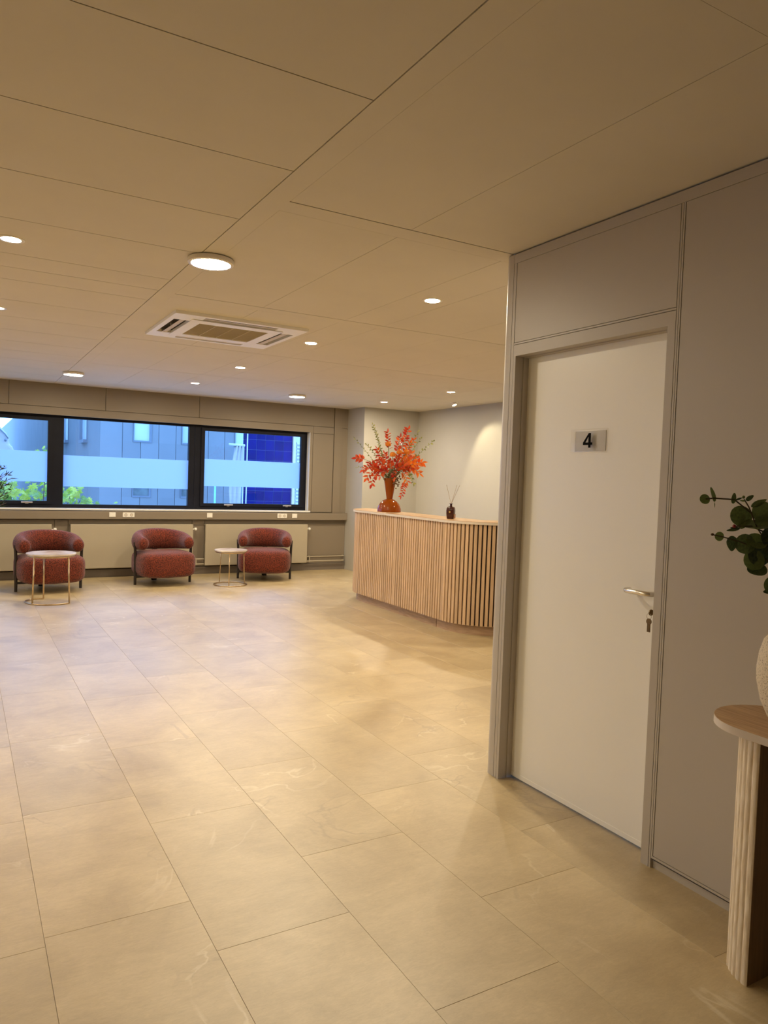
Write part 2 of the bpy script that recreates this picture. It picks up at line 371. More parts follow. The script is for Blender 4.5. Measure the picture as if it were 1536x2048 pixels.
for k in range(-4, 14):
    x0 = FX0+FDX*k; x1 = min(x0+FDX, XR)
    if x1-x0 < 0.02: continue
    off = offs.get(k, (k*0.391) % FDY)
    j = math.floor((YMIN-off)/FDY); y = off+j*FDY
    while y < YB:
        a, e = max(y, YMIN), min(y+FDY, YB)
        y += FDY
        if e-a < 0.02: continue
        if x0 > 2.5 and e < 2.8: continue        # behind the office partition
        tile(x0, x1, a, e)
# floor beyond what the photograph can show, at the left and behind: one plain sheet of the same vinyl
b = MB().box(XL, XMIN-0.001, YF, YB, -0.006, 0).box(XMIN, 6.4, YF, YMIN-0.001, -0.006, 0)
part('floor_sheet', b, M['floor'], fl)

# ------------------------------------------------------------------ ceiling: dark void above single panels and bands
ce = struct('ceiling', MB().box(XL, 6.7, YF, 11.03, ZC+0.016, ZC+0.14), M['ceil_gap'])
pcache = {}
def panel(x0, x1, y0, y1, gx0=0.0015, gx1=0.0015, gy0=0.003, gy1=0.003, name='ceiling_panel', holes=()):
    b = MB().box(x0+gx0, x1-gx1, y0+gy0, y1-gy1, ZC, ZC+0.014)
    return part(name, b, M['ceil'], ce)
# left of the main joint: long panels running across
ys = [-2.2, -1.69, -1.08, -0.46, 0.155, 0.77, 1.385, 1.995, 2.61, 3.225, 3.84, 4.463, 4.762, 5.068, 5.68, 6.295, 6.88, 7.485, 8.07, 8.66, 9.28, 9.90, 10.5, YB]
for y0, y1 in zip(ys, ys[1:]):
    for x0, x1 in ((XL, -4.40), (-4.40, -2.58), (-2.58, -0.76), (-0.76, 1.066)): panel(x0, x1, y0, y1, 0.0008, 0.0008, 0.0024, 0.0024)
# band along the main joint
part('ceiling_band', MB().box(1.070, 1.1724, YF, YB, ZC, ZC+0.014), M['ceil'], ce)
yb = [(-2.2, -0.80), (-0.675, 1.05), (1.175, 2.895), (3.02, 4.785), (4.895, 6.60), (6.71, 8.42), (8.53, 10.20), (10.31, YB)]
xs = [1.172, 1.763, 2.384, 2.702, 3.312, 3.93, 4.545, 5.16, 5.465, 6.09, XR]
for i, (y0, y1) in enumerate(yb):
    for x0, x1 in zip(xs, xs[1:]):
        if y0 < 2 and x0 > 2.3: continue
        X1 = x1 if not (y0 < 2 and x1 > 2.3) else XW+0.02
        if i == 4 and x1 < 2.4:                     # bay of the air conditioner: make-up panels around the cassette
            continue
        panel(x0, X1, y0, y1, 0.0012, 0.0012, 0.0005, 0.0005)
    if i+1 < len(yb):
        xe = XW+0.02 if yb[i][1] < 2 else XR
        part('ceiling_band', MB().box(1.172, xe, y1+0.0075, yb[i+1][0]-0.0005, ZC, ZC+0.014), M['ceil'], ce)
h_ = dict(gx0=0.0006, gx1=0.0006, gy0=0.0005, gy1=0.0005)
panel(1.172, 1.763, 4.895, 5.26, **h_); panel(1.7645, 2.384, 4.895, 5.26, **h_); panel(1.172, 1.31, 5.26, 6.19, **h_)
panel(2.285, 2.384, 5.26, 6.19, **h_); panel(1.172, 1.763, 6.19, 6.60, **h_); panel(1.7645, 2.384, 6.19, 6.60, **h_)

# ------------------------------------------------------------------ window wall
X1 = 5.49; OX0, OX1, OZ0, OZ1 = -0.66, 4.82, 0.952, 2.215
W2 = -5.75                   # second window unit, unseen left of the frame, added for more daylight
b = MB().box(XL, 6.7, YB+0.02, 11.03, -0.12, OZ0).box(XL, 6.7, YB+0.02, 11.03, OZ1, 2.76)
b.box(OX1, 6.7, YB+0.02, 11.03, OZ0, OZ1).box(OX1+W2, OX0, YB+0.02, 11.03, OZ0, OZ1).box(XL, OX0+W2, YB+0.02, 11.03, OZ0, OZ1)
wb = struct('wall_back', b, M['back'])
g = 0.0028
seam = [XL, -5.46, -4.26, -3.06, -1.87, -0.66, 0.535, 1.73, 3.036, 5.24]
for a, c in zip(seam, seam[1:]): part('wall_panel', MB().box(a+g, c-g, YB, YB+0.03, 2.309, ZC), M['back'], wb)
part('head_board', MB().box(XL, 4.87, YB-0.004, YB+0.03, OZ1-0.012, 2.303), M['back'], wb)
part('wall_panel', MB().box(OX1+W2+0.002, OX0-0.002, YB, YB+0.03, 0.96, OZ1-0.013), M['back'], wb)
part('reveal_lining', MB().box(OX1-0.004, OX1+0.001, YB-0.003, 10.884, 0.954, OZ1-0.013), M['sill'], wb)
o = part('jamb_board', MB().box(4.822, 4.868, YB-0.004, YB+0.03, 0.935, OZ1-0.013), M['back'], wb)
part('wall_panel', MB().box(4.873, 5.236, YB-0.004, YB+0.03, 2.197, 2.303), M['back'], wb)
part('wall_panel', MB().box(4.875, 5.236, YB, YB+0.03, 0.935, 2.192), M['back'], wb)
part('wall_post', MB().box(5.243, 5.378, YB-0.014, YB+0.03, 0.925, ZC), M['back'], wb)
part('wall_panel', MB().box(5.384, X1, YB, YB+0.03, 0.925, 2.30), M['back'], wb)
part('wall_panel', MB().box(5.384, X1, YB, YB+0.03, 2.307, ZC), M['back'], wb)
part('wall_panel', MB().box(4.74, X1-0.004, YB-0.006, YB+0.03, 0.235, 0.742), M['back'], wb)
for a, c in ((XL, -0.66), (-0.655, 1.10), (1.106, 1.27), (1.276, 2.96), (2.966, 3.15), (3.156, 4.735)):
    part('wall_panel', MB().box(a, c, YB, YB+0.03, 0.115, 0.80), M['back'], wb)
# window: one dark unit with an opening sash at each side and a fixed light between
def window(name, dx):
    wn = struct(name, MB().box(OX0+dx, OX1+dx, 10.885, 10.96, OZ0, 1.004).box(OX0+dx, OX1+dx, 10.885, 10.96, 2.173, OZ1)
                .box(OX0+dx, -0.60+dx, 10.885, 10.96, 1.004, 2.173).box(1.069+dx, 1.213+dx, 10.885, 10.96, 1.004, 2.173)
                .box(2.922+dx, 3.004+dx, 10.885, 10.96, 1.004, 2.173).box(3.008+dx, 3.10+dx, 10.885, 10.96, 1.004, 2.173).box(4.745+dx, OX1+dx, 10.885, 10.96, 1.004, 2.173), M['frame'])
    def sash(x0, x1, hx):
        z0, z1, t = 1.002, 2.172, 0.044; x0 += dx; x1 += dx
        s = part('sash', MB().box(x0, x1, 10.868, 10.93, z0, z0+t).box(x0, x1, 10.868, 10.93, z1-t, z1).box(x0, x0+t+.01, 10.868, 10.93, z0+t, z1-t).box(x1-t-.01, x1, 10.868, 10.93, z0+t, z1-t), M['frame'], wn)
        for h in hx:
            h += dx; hb = MB().box(h-0.022, h+0.022, 10.852, 10.868, 1.004, 1.036).box(h-0.07, h+0.07, 10.832, 10.852, 1.016, 1.036)
            bevel(part('window_handle', hb, M['handle'], s), 0.006)
    def pane(x0, x1, z0, z1, f0, f1):
        x0 += dx; x1 += dx
        part('pane', MB().add([(x0, 10.915, z0), (x1, 10.915, z0), (x1, 10.915, z1), (x0, 10.915, z1)], [(0, 1, 2, 3)]), M['glass'], wn)
        part('frosted_band', MB().add([(x0, 10.908, f0), (x1, 10.908, f0), (x1, 10.908, f1), (x0, 10.908, f1)], [(0, 1, 2, 3)]), M['film'], wn)
    sash(-0.60, 1.069, (-0.25, 0.768)); sash(3.10, 4.765, (3.53, 4.485))
    pane(-0.55, 1.02, 1.044, 2.13, 1.301, 1.712); pane(1.213, 2.924, 1.004, 2.173, 1.247, 1.673); pane(3.15, 4.713, 1.044, 2.13, 1.304, 1.709)
window('window_1', 0); window('window_2_added', W2)
struct('trim_1', MB().box(XL, 4.845, YB-0.035, 10.885, 0.931, 0.953), M['sill'])            # sill board
tr = struct('trim_2', MB().box(XL, 5.485, YB-0.08, YB-0.0005, 0.812, 0.922), M['back'])                 # cable trunking
part('lid_seam', MB().box(XL, 5.484, YB-0.0812, YB-0.079, 0.899, 0.9015), M['seam'], tr)
struct('baseboard_back', MB().box(XL, 5.485, YB-0.03, YB+0.019, 0.0, 0.108), M['skirt'])
# pillar and right wall of the reception niche, and the walls out of view
struct('wall_pillar', MB().box(X1, 6.7, 10.22, 11.03, -0.12, 2.76), M['plaster'])
struct('wall_right', MB().box(XR, 6.7, 2.95, 10.22, -0.12, 2.76), M['plaster'])
struct('wall_left', MB().box(XL-0.15, XL, YF, 11.03, -0.12, 2.76), M['plaster'])
struct('wall_front', MB().box(XL, XW, YF-0.15, YF, -0.12, 2.76), M['plaster'])
struct('wall_office', MB().box(XW+0.14, 6.7, 2.86, 2.95, -0.0, ZC), M['part'])

# ------------------------------------------------------------------ office partition with the white door
DY0, DY1, DZ = 1.944, 2.840, 2.112        # opening
TH = 0.14; JT = 2.567                      # partition thickness, underside of the head rail
PY1 = 2.953                                # far end (rounded)
b = MB().box(XW+0.012, XW+TH-0.01, YF, DY0-0.03, 0.03, ZC-0.02).box(XW+0.012, XW+TH-0.01, DY0-0.03, DY1+0.02, DZ+0.04, ZC-0.02)
wp = struct('wall_partition', b, M['seam'])
# rounded end post
def quarter(cx, cy, r, a0, a1, n=8): return [(cx+r*math.cos(a0+(a1-a0)*i/n), cy+r*math.sin(a0+(a1-a0)*i/n)) for i in range(n+1)]
poly = [(XW, 2.8795)]+[(XW+TH, 2.8795), (XW+TH, PY1)]+quarter(XW+0.045, PY1-0.045, 0.045, PI/2, PI)
part('corner_post', MB().prism(poly, 0, ZC-0.008), M['part'], wp, 'auto')
part('post', MB().box(XW, XW+0.04, 2.858, 2.8765, 0, JT-0.001), M['part'], wp)
part('jamb', MB().box(XW, XW+0.05, DY1, 2.8565, 0, 2.166).box(XW+0.05, XW+0.082, DY1-0.004, 2.8565, 0, 2.166).box(XW+0.082, XW+TH, DY1+0.006, 2.8565, 0, 2.166), M['part'], wp)
part('jamb', MB().box(XW, XW+0.05, 1.908, DY0, 0, 2.166).box(XW+0.05, XW+0.082, 1.908, DY0+0.004, 0, 2.166).box(XW+0.082, XW+TH, 1.908, DY0-0.006, 0, 2.166), M['part'], wp)
part('lintel', MB().box(XW, XW+0.05, DY0, DY1, DZ, 2.166).box(XW+0.05, XW+0.082, DY0, DY1, DZ-0.004, 2.166).box(XW+0.082, XW+TH, DY0, DY1, DZ+0.006, 2.166), M['part'], wp)
part('rail', MB().box(XW, XW+0.02, 1.908, 2.8565, 2.1685, 2.1765), M['part'], wp)
part('wall_panel', MB().box(XW+0.0015, XW+0.02, 1.9095, 2.856, 2.179, JT-0.0015), M['part'], wp)
part('post', MB().box(XW, XW+0.02, 1.8975, 1.9055, 0.0, JT-0.001), M['part'], wp)
part('post', MB().box(XW, XW+0.02, 1.8885, 1.8955, 0.05, JT-0.001), M['part'], wp)
part('head_rail', MB().box(XW, XW+TH, YF, 2.878, JT, ZC-0.0085), M['part'], wp)
ylist = [1.886, 0.686, -0.514, -1.714]
for a, c in zip(ylist, ylist[1:]+[YF]):
    part('wall_panel', MB().box(XW+0.0015, XW+0.02, c+0.018 if c > YF else c, a, 0.052, JT-0.0015), M['part'], wp)
    if c > YF: part('post', MB().box(XW, XW+0.02, c+0.0025, c+0.0155, 0.05, JT-0.001), M['part'], wp)
struct('baseboard_right', MB().box(XW+0.012, XW+0.03, YF, 1.905, 0.0, 0.036).box(XW+0.001, XW+0.03, YF, 1.8965, 0.040, 0.0495), M['part'])
# the door
DX = XW+0.082
d = part('door_1', MB().box(DX, DX+0.04, DY0-0.002, DY1+0.002, 0.008, DZ+0.002), M['door']); d['kind'] = 'structure'; bevel(d, 0.0015)
part('drop_seal', MB().box(DX-0.0015, DX+0.001, DY0+0.004, DY1-0.004, 0.010, 0.032), M['door'], d)
part('shadow_gap', MB().box(DX+0.002, DX+0.045, DY1+0.0021, DY1+0.0055, 0.006, DZ+0.002), M['hole'], d)
hy = 1.985
hb = MB().tube([(DX-0.006, hy, 1.063), (DX-0.035, hy, 1.063), (DX-0.050, hy+0.006, 1.063), (DX-0.058, hy+0.022, 1.063), (DX-0.058, hy+0.07, 1.063), (DX-0.058, hy+0.105, 1.063), (DX-0.056, hy+0.120, 1.063), (DX-0.047, hy+0.130, 1.063), (DX-0.034, hy+0.131, 1.063), (DX-0.022, hy+0.128, 1.063)],
               [0.0105]*9+[0.0095], 14)
part('door_handle', hb, M['steel'], d, 'auto')
bevel(part('lock_plate', MB().box(DX-0.007, DX, hy-0.022, hy+0.022, 0.905, 1.115), M['white'], d), 0.004)
part('lock_cylinder', MB().tube([(DX-0.012, hy, 0.990), (DX-0.001, hy, 0.990)], 0.0085, 14).tube([(DX-0.012, hy, 0.979), (DX-0.001, hy, 0.979)], 0.005, 10), M['dkmetal'], d, 'auto')
# the keys hang on their ring from the lock
ky = thing('key_bunch', 'bunch of dull metal keys on a ring hanging from the white door lock', 'keys', (DX-0.04, hy, 0.99))
def disc(c, r, th, axis='x', n=18):
    bb = MB().lathe([(r, -th/2), (r, th/2)], n=n)
    rot = Matrix.Rotation(PI/2, 4, 'Y') if axis == 'x' else Matrix.Rotation(PI/2, 4, 'X')
    return bb.xf(Matrix.Translation(c) @ rot)
kb = disc((-0.004, 0, 0), 0.0125, 0.004, 'y'); kb.box(0.006, 0.030, -0.0018, 0.0018, -0.004, 0.004)
part('key', kb, M['dkmetal'], ky, 'auto')
ring = [(-0.010+0.0*math.cos(a), 0.004+0.011*math.cos(a), -0.016+0.013*math.sin(a)) for a in [2*PI*i/20 for i in range(20)]]
part('key_ring', MB().tube(ring, 0.0011, 6, True), M['steel'], ky, True)
kb = disc((-0.010, 0.003, -0.036), 0.0125, 0.003, 'x'); kb.box(-0.0125, -0.0075, -0.0035, 0.0095, -0.078, -0.044)
part('key', kb, M['dkmetal'], ky, 'auto')
# the acrylic number sign
sg = thing('number_sign', 'clear acrylic plate with a black number 4 on the white door', 'sign', (DX, 2.398, 1.688))
o = part('plate', MB().box(-0.017, -0.003, -0.108, 0.108, -0.053, 0.053), M['acrylic'], sg); bevel(o, 0.004, 2)
part('backing', MB().box(-0.003, -0.0005, -0.092, 0.092, -0.045, 0.045), M['door'], sg)
# digit 4: strokes as one flat prism, drawn in (y to the left, z) and given thickness along x
def quad(bb, pts, x0, x1):
    n = len(pts); bb.add([(x0, -p[0], p[1]) for p in pts]+[(x1, -p[0], p[1]) for p in pts], [tuple(range(n)), tuple(range(2*n-1, n-1, -1))]+[(i, (i+1) % n, n+(i+1) % n, n+i) for i in range(n)])
b4 = MB()
quad(b4, [(0.006, -0.031), (0.018, -0.031), (0.018, 0.034), (0.006, 0.034)], -0.0195, -0.0172)
quad(b4, [(-0.026, -0.0185), (0.028, -0.0185), (0.028, -0.0075), (-0.026, -0.0075)], -0.0196, -0.0172)
quad(b4, [(-0.026, -0.0075), (-0.013, -0.0075), (0.0062, 0.022), (0.0062, 0.034)], -0.0194, -0.0172)
part('digit', b4, M['black'], sg)

# ------------------------------------------------------------------ lamps in the ceiling
def rod_ring(r0, r1, z0, z1, n=40):
    return MB().lathe([(r0, z1), (r0, z0), (r1, z0), (r1, z1)], n=n, cap=False)
def ceiling_light():
    t = thing('ceiling_light', '', 'ceiling light', (0, 0, ZC), 0, 'round surface mounted ceiling lights')
    part('housing', MB().lathe([(0.100, -0.001), (0.118, -0.004), (0.120, -0.012), (0.120, -0.026), (0.114, -0.030), (0.103, -0.0295), (0.101, -0.026), (0.05, -0.026)], n=48), M['trimring'], t, 'auto')
    part('diffuser', MB().lathe([(0.1005, -0.0265), (0.100, -0.0292), (0.06, -0.0315), (0.001, -0.032)], n=48), M['lens_panel'], t, 'auto')
    return t
cl = ceiling_light()
spots = [((1.14, 3.90), 'round ceiling light nearest the camera, glowing beside the long joint'), ((1.14, 9.39), 'round ceiling light near the window wall above the left armchairs'),
         ((4.03, 9.50), 'round ceiling light near the window wall on the reception side'), ((-1.75, 3.90), 'added round ceiling light, unseen at the left side of the lounge'),
         ((-1.75, 9.39), 'added round ceiling light, unseen at the left by the window wall'),
         ((-4.64, 3.90), 'added round ceiling light, unseen far out at the left side of the lounge'), ((-4.64, 9.39), 'added round ceiling light, unseen far out at the left by the window wall')]  # all those out at the left are unseen, added for more light
for i, ((x, y), lb) in enumerate(spots):
    if i == 0: cl.location = (x, y, ZC); cl['label'] = lb
    else: dup(cl, (x, y, ZC), 0, lb)
def downlight():
    t = thing('downlight', '', 'downlight', (0, 0, ZC), 0, 'recessed downlights')
    part('trim_ring', MB().lathe([(0.064, 0.0), (0.064, -0.0025), (0.060, -0.0045), (0.047, -0.0035), (0.045, 0.0)], n=40, cap=False), M['trimring'], t, 'auto')
    part('lens', MB().lathe([(0.0465, -0.0005), (0.0455, -0.0022), (0.02, -0.003), (0.001, -0.0031)], n=32), M['lens_down'], t, 'auto')
    return t
dl = downlight()
dspots = [((2.56, 3.917), 'recessed downlight nearest the door partition, largest of its row'), ((2.56, 5.768), 'recessed downlight just right of the air conditioner'),
          ((2.555, 7.57), 'recessed downlight beyond the air conditioner, third of its row'), ((2.545, 9.27), 'recessed downlight last in the row towards the window wall'),
          ((0.208, 4.182), 'recessed downlight at the left edge, nearer of two'), ((0.215, 6.02), 'recessed downlight at the left edge, cut off by the frame'),
          ((0.215, 7.85), 'recessed downlight left of the frame over the lounge floor'), ((0.215, 9.6), 'recessed downlight left of the frame by the window wall'),
          ((5.335, 7.66), 'recessed downlight over the reception counter, nearer of two'), ((5.331, 9.342), 'recessed downlight over the reception counter beside the pillar'),
          ((-2.20, 4.18), 'added recessed downlight, unseen far left of the frame, level with the door'), ((-2.20, 6.02), 'added recessed downlight, unseen far left of the frame over the lounge'),  # unseen row at the far left, added to light the door and partition
          ((-2.20, 7.85), 'added recessed downlight, unseen far left of the frame near the window'),
          ((5.335, 5.80), 'recessed downlight over the reception, hidden behind the partition')]
for i, ((x, y), lb) in enumerate(dspots):
    if i == 0: dl.location = (x, y, ZC); dl['label'] = lb
    else:
        o = dup(dl, (x, y, ZC), 0, lb)
        if 0 < x < 1:                                  # the row over the lounge is dimmed
            for q in o.children:
                if q.name.startswith('lens'):
                    q.data = q.data.copy(); q.data.materials[0] = M['lens_dim']
# tilted spotlight washing the right wall
sp = thing('spotlight', 'small tilted spotlight in the ceiling washing the reception wall', 'spotlight', (6.06, 8.62, ZC))
part('trim_ring', MB().lathe([(0.055, 0.0), (0.055, -0.003), (0.036, -0.004), (0.034, 0.0)], n=32, cap=False), M['trimring'], sp, 'auto')
aim = Vector((0.12, -0.42, -0.85)).normalized()
q = aim.to_track_quat('-Z', 'Y').to_matrix().to_4x4()
hbm = MB().lathe([(0.020, 0.03), (0.034, 0.02), (0.036, -0.028), (0.033, -0.030)], n=28).xf(Matrix.Translation((0, 0, -0.012)) @ q)
part('lamp_head', hbm, M['trimring'], sp, 'auto')
lens = MB().lathe([(0.032, -0.0305), (0.001, -0.0308)], n=24).xf(Matrix.Translation((0, 0, -0.012)) @ q)
part('lens', lens, M['lens_spot'], sp)
ld = bpy.data.lights.new('spot_beam', 'SPOT'); ld.energy = 40; ld.color = (1.0, 0.84, 0.52); ld.spot_size = math.radians(100); ld.spot_blend = 0.4; ld.shadow_soft_size = 0.02
lo = bpy.data.objects.new('spot_beam', ld); COL.objects.link(lo); lo.parent = sp
lo.matrix_local = Matrix.Translation(Vector((0, 0, -0.012))+aim*0.036) @ q

# ------------------------------------------------------------------ air conditioner cassette
ac = thing('air_conditioner', 'white square air conditioning cassette set in the ceiling', 'air conditioner', (1.797, 5.727, ZC))
A, B = 0.505, 0.487
def frame_ring(bb, ax, ay, bx, by, z0, z1):
    bb.box(-ax, ax, -ay, -by, z0, z1).box(-ax, ax, by, ay, z0, z1).box(-ax, -bx, -by, by, z0, z1).box(bx, ax, -by, by, z0, z1)
# fascia with four slots: slot centre +-0.385, width 0.05, length 0.56
fb = MB(); z0, z1 = -0.022, 0.002
sx, sw, sl = 0.405, 0.060, 0.28
fb.box(-A, A, -B, -sx-sw+0.02, z0, z1).box(-A, A, sx+sw-0.02, B, z0, z1)
fb.box(-A, -sx-sw, -sx-sw+0.02, sx+sw-0.02, z0, z1).box(sx+sw, A, -sx-sw+0.02, sx+sw-0.02, z0, z1)
for s in (-1, 1):
    ya, yb_ = sorted((s*(sx+sw-0.02), s*(sx-sw+0.02)))
    fb.box(-sx-sw, -sl, ya, yb_, z0, z1).box(sl, sx+sw, ya, yb_, z0, z1)
    xa, xb = sorted((s*(sx+sw), s*(sx-sw)))
    fb.box(xa, xb, -sx+sw-0.02, -sl, z0, z1).box(xa, xb, sl, sx-sw+0.02, z0, z1)
part('fascia', fb, M['ac'], ac)
part('housing', MB().box(-A+0.03, A-0.03, -B+0.03, B-0.03, 0.0035, 0.012), M['hole'], ac)  # shallow dark sheet, the shade inside the slots put into its colour
for ang in range(4):
    l = 0.276; bb = MB().add([(-l, -0.016, -0.0215), (l, -0.016, -0.0215), (l, 0.022, -0.019), (-l, 0.022, -0.019), (-l, -0.016, -0.019), (l, -0.016, -0.019), (l, 0.022, -0.016), (-l, 0.022, -0.016)],
                             [(0, 1, 2, 3), (4, 7, 6, 5), (0, 4, 5, 1), (1, 5, 6, 2), (2, 6, 7, 3), (3, 7, 4, 0)])
    for e in (-l, 0, l-0.004): bb.box(e, e+0.004, -0.02, 0.024, -0.016, 0.002)
    bb.xf(Matrix.Rotation(ang*PI/2, 4, 'Z') @ Matrix.Translation((0, -sx, 0)))
    part('air_flap', bb, M['flap'], ac)
gb = MB(); frame_ring(gb, 0.352, 0.352, 0.27, 0.25, -0.026, -0.004)
gr = part('return_grille', gb, M['ac'], ac)
part('filter_mesh', MB().box(-0.268, 0.268, -0.248, 0.248, -0.018, -0.006), M['acgrille'], gr)
gs = MB()
for i in range(1, 4): gs.box(-0.27+0.135*i-0.003, -0.27+0.135*i+0.003, -0.25, 0.25, -0.024, -0.019)
for i in range(1, 24): gs.box(-0.27, 0.27, -0.25+i*0.0208-0.0025, -0.25+i*0.0208+0.0025, -0.023, -0.019)
o = part('grille_bars', gs, M['acgrille'], gr); o['kind'] = 'stuff'

# ------------------------------------------------------------------ heating and sockets on the window wall
def radiator(x0, x1, label):
    t = thing('radiator', label, 'radiator', ((x0+x1)/2, YB-0.06, 0.133), 0, 'flat panel radiators under the window')
    w = (x1-x0)/2
    bevel(part('front_plate', MB().box(-w, w, -0.062, -0.040, 0, 0.61), M['rad'], t), 0.008, 3)
    part('fin_core', MB().box(-w+0.012, w-0.012, -0.039, 0.020, 0.02, 0.59), M['rad'], t)
    part('top_grille', MB().box(-w+0.003, w-0.003, -0.042, 0.03, 0.592, 0.606), M['rad'], t)
    vb = MB().tube([(w-0.005, -0.02, 0.535), (w+0.025, -0.02, 0.535)], 0.010, 10)
    v = part('valve', vb, M['white'], t, 'auto')
    vb = MB().tube([(w+0.024, -0.02, 0.535), (w+0.030, -0.02, 0.535), (w+0.055, -0.02, 0.535), (w+0.062, -0.02, 0.535)], [0.017, 0.024, 0.024, 0.018], 16)
    part('thermostat_knob', vb, M['white'], v, 'auto')
    return t
radiator(-0.60, 1.06, 'flat radiator at the left behind the armchair with the larger table')
radiator(1.29, 2.952, 'flat radiator under the fixed window, behind the middle armchair')
radiator(3.135, 4.773, 'flat radiator nearest the pillar, behind the right armchair')
def pipe_pair(x0, x1, label, elbow):
    t = thing('heating_pipes', label, 'pipe', ((x0+x1)/2, YB-0.075, 0.0)); h = (x1-x0)/2
    for z in (0.225, 0.152):
        pts = [(-h, 0, z), (h, 0, z)] if not elbow else [(-h, 0, z), (h-0.015, 0, z), (h-0.006, 0.006, z), (h, 0.02, z), (h, 0.07, z)]
        part('pipe', MB().tube(pts, 0.011, 10), M['rad'], t, 'auto')
    part('pipe_clip', MB().box(-h+0.05, -h+0.065, -0.013, 0.07, 0.14, 0.238), M['rad'], t)
pipe_pair(4.776, 5.455, 'pair of painted heating pipes low on the wall beside the pillar', True)
pipe_pair(2.956, 3.132, 'short pair of heating pipes between the middle and right radiators', False)
pipe_pair(1.064, 1.286, 'short pair of heating pipes between the left and middle radiators', False)
def socket(x, w, n, label, holes=True):
    t = thing('wall_socket' if holes else 'blank_plate', label, 'socket', (x, YB-0.08, 0.873), 0, 'white plates on the cable trunking')
    bevel(part('plate', MB().box(-w/2, w/2, -0.010, 0, -0.034, 0.034), M['white'], t), 0.003)
    if holes:
        for i in range(n):
            cx = (i-(n-1)/2)*0.076
            rr = part('socket_ring', disc((cx, -0.0095, 0), 0.021, 0.003, 'y', 24), M['hole'], t)
            part('socket_face', disc((cx, -0.0105, 0), 0.0185, 0.004, 'y', 24).box(cx-0.0215, cx+0.0215, -0.0115, -0.010, -0.002, 0.002), M['flap'], t)
    else:
        part('cover', MB().box(-w/2+0.008, w/2-0.008, -0.013, -0.0095, -0.026, 0.026), M['white'], t)
f = 10.70/10.78
socket(1.844*f, 0.085, 1, 'white blank plate left of the first double socket', False)
socket(2.062*f, 0.158, 2, 'white double socket above the gap before the middle armchair')
socket(3.225*f, 0.082, 1, 'white blank plate alone under the right sash', False)
socket(4.380*f, 0.158, 2, 'white double socket above the right armchair')
socket(4.591*f, 0.084, 1, 'white blank plate right of the last double socket', False)

# ------------------------------------------------------------------ armchairs
def armchair():
    t = t_ = thing('armchair', '', 'armchair', (0, 0, 0), 0, 'burgundy armchairs along the window wall')
    # seat: superellipsoid cushion
    n, mseg = 40, 22; b = MB(); vs = []; fs = []
    def se(c, e): return math.copysign(abs(c)**e, c)
    for i in range(mseg+1):
        v = -PI/2+PI*i/mseg
        for j in range(n):
            u = 2*PI*j/n
            cv, sv = se(math.cos(v), 0.34), se(math.sin(v), 0.48)
            vs.append((0.374*cv*se(math.cos(u), 0.42), -0.035+0.355*cv*se(math.sin(u), 0.58), 0.272+0.170*sv))
    for i in range(mseg):
        for j in range(n):
            k = (j+1) % n; fs.append((i*n+j, i*n+k, (i+1)*n+k, (i+1)*n+j))
    b.add(vs, fs); part('seat', b, M['boucle'], t, True)
    # back: fat curved roll open to the front
    pts = []; R = 0.318; N = 36
    for k in range(5): pts.append(Vector((R-0.014*(1-k/5)**2, -0.145+0.033*k, 0)))
    for i in range(N+1): a = PI*i/N; pts.append(Vector((R*math.cos(a), R*math.sin(a)+0.02, 0)))
    for k in range(4, -1, -1): pts.append(Vector((-R+0.014*(1-k/5)**2, -0.145+0.033*k, 0)))
    n_ = len(pts); rs = []; rv = []
    for i, p in enumerate(pts):                       # slim arms that swell and rise into the back
        t = math.sin(PI*i/(n_-1))**0.9; p.z = 0.548+0.024*t; rs.append(0.068+0.016*t); rv.append(0.080+0.063*t)
    d0 = (pts[0]-pts[1]).normalized(); d1 = (pts[-1]-pts[-2]).normalized(); e0, e1 = pts[0].copy(), pts[-1].copy()
    for s_, k in ((0.016, 0.95), (0.030, 0.80), (0.040, 0.52), (0.043, 0.14)):
        for q_, e, d_ in ((0, e0, d0), (1, e1, d1)):
            at_ = 0 if q_ == 0 else len(pts)
            pts.insert(at_, e+d_*s_); rs.insert(at_, 0.068*k); rv.insert(at_, 0.077*k)
    part('backrest', MB().tube(pts, rs, 24, rv=rv), M['boucle'], t_, True)
    t = t_
    for s in (-1, 1):
        part('leg', MB().tube([(s*0.372, -0.03, 0.0), (s*0.372, -0.03, 0.30), (s*0.378, -0.03, 0.45), (s*0.389, -0.025, 0.56)], [0.017, 0.019, 0.018, 0.012], 10), M['blackwood'], t, 'auto')
    bevel(part('leg', MB().box(-0.036, 0.036, 0.318, 0.345, 0.0, 0.52), M['blackwood'], t), 0.004)
    part('seat_frame', MB().box(-0.372, 0.372, -0.048, -0.012, 0.092, 0.118).box(-0.03, 0.03, -0.02, 0.33, 0.090, 0.116).lathe([(0.25, 0.10), (0.28, 0.125)], n=28), M['blackwood'], t)
    return t
ch = armchair(); ch.location = (0.946, 9.807, 0); ch.rotation_euler = (0, 0, math.radians(8.8))
ch['label'] = 'burgundy barrel armchair at the left, behind the larger brass table'
dup(ch, (2.36, 9.98, 0), math.radians(6.1), 'burgundy barrel armchair in the middle, with no table before it')
dup(ch, (3.83, 10.05, 0), math.radians(-21), 'burgundy barrel armchair at the right, turned towards the small brass table')

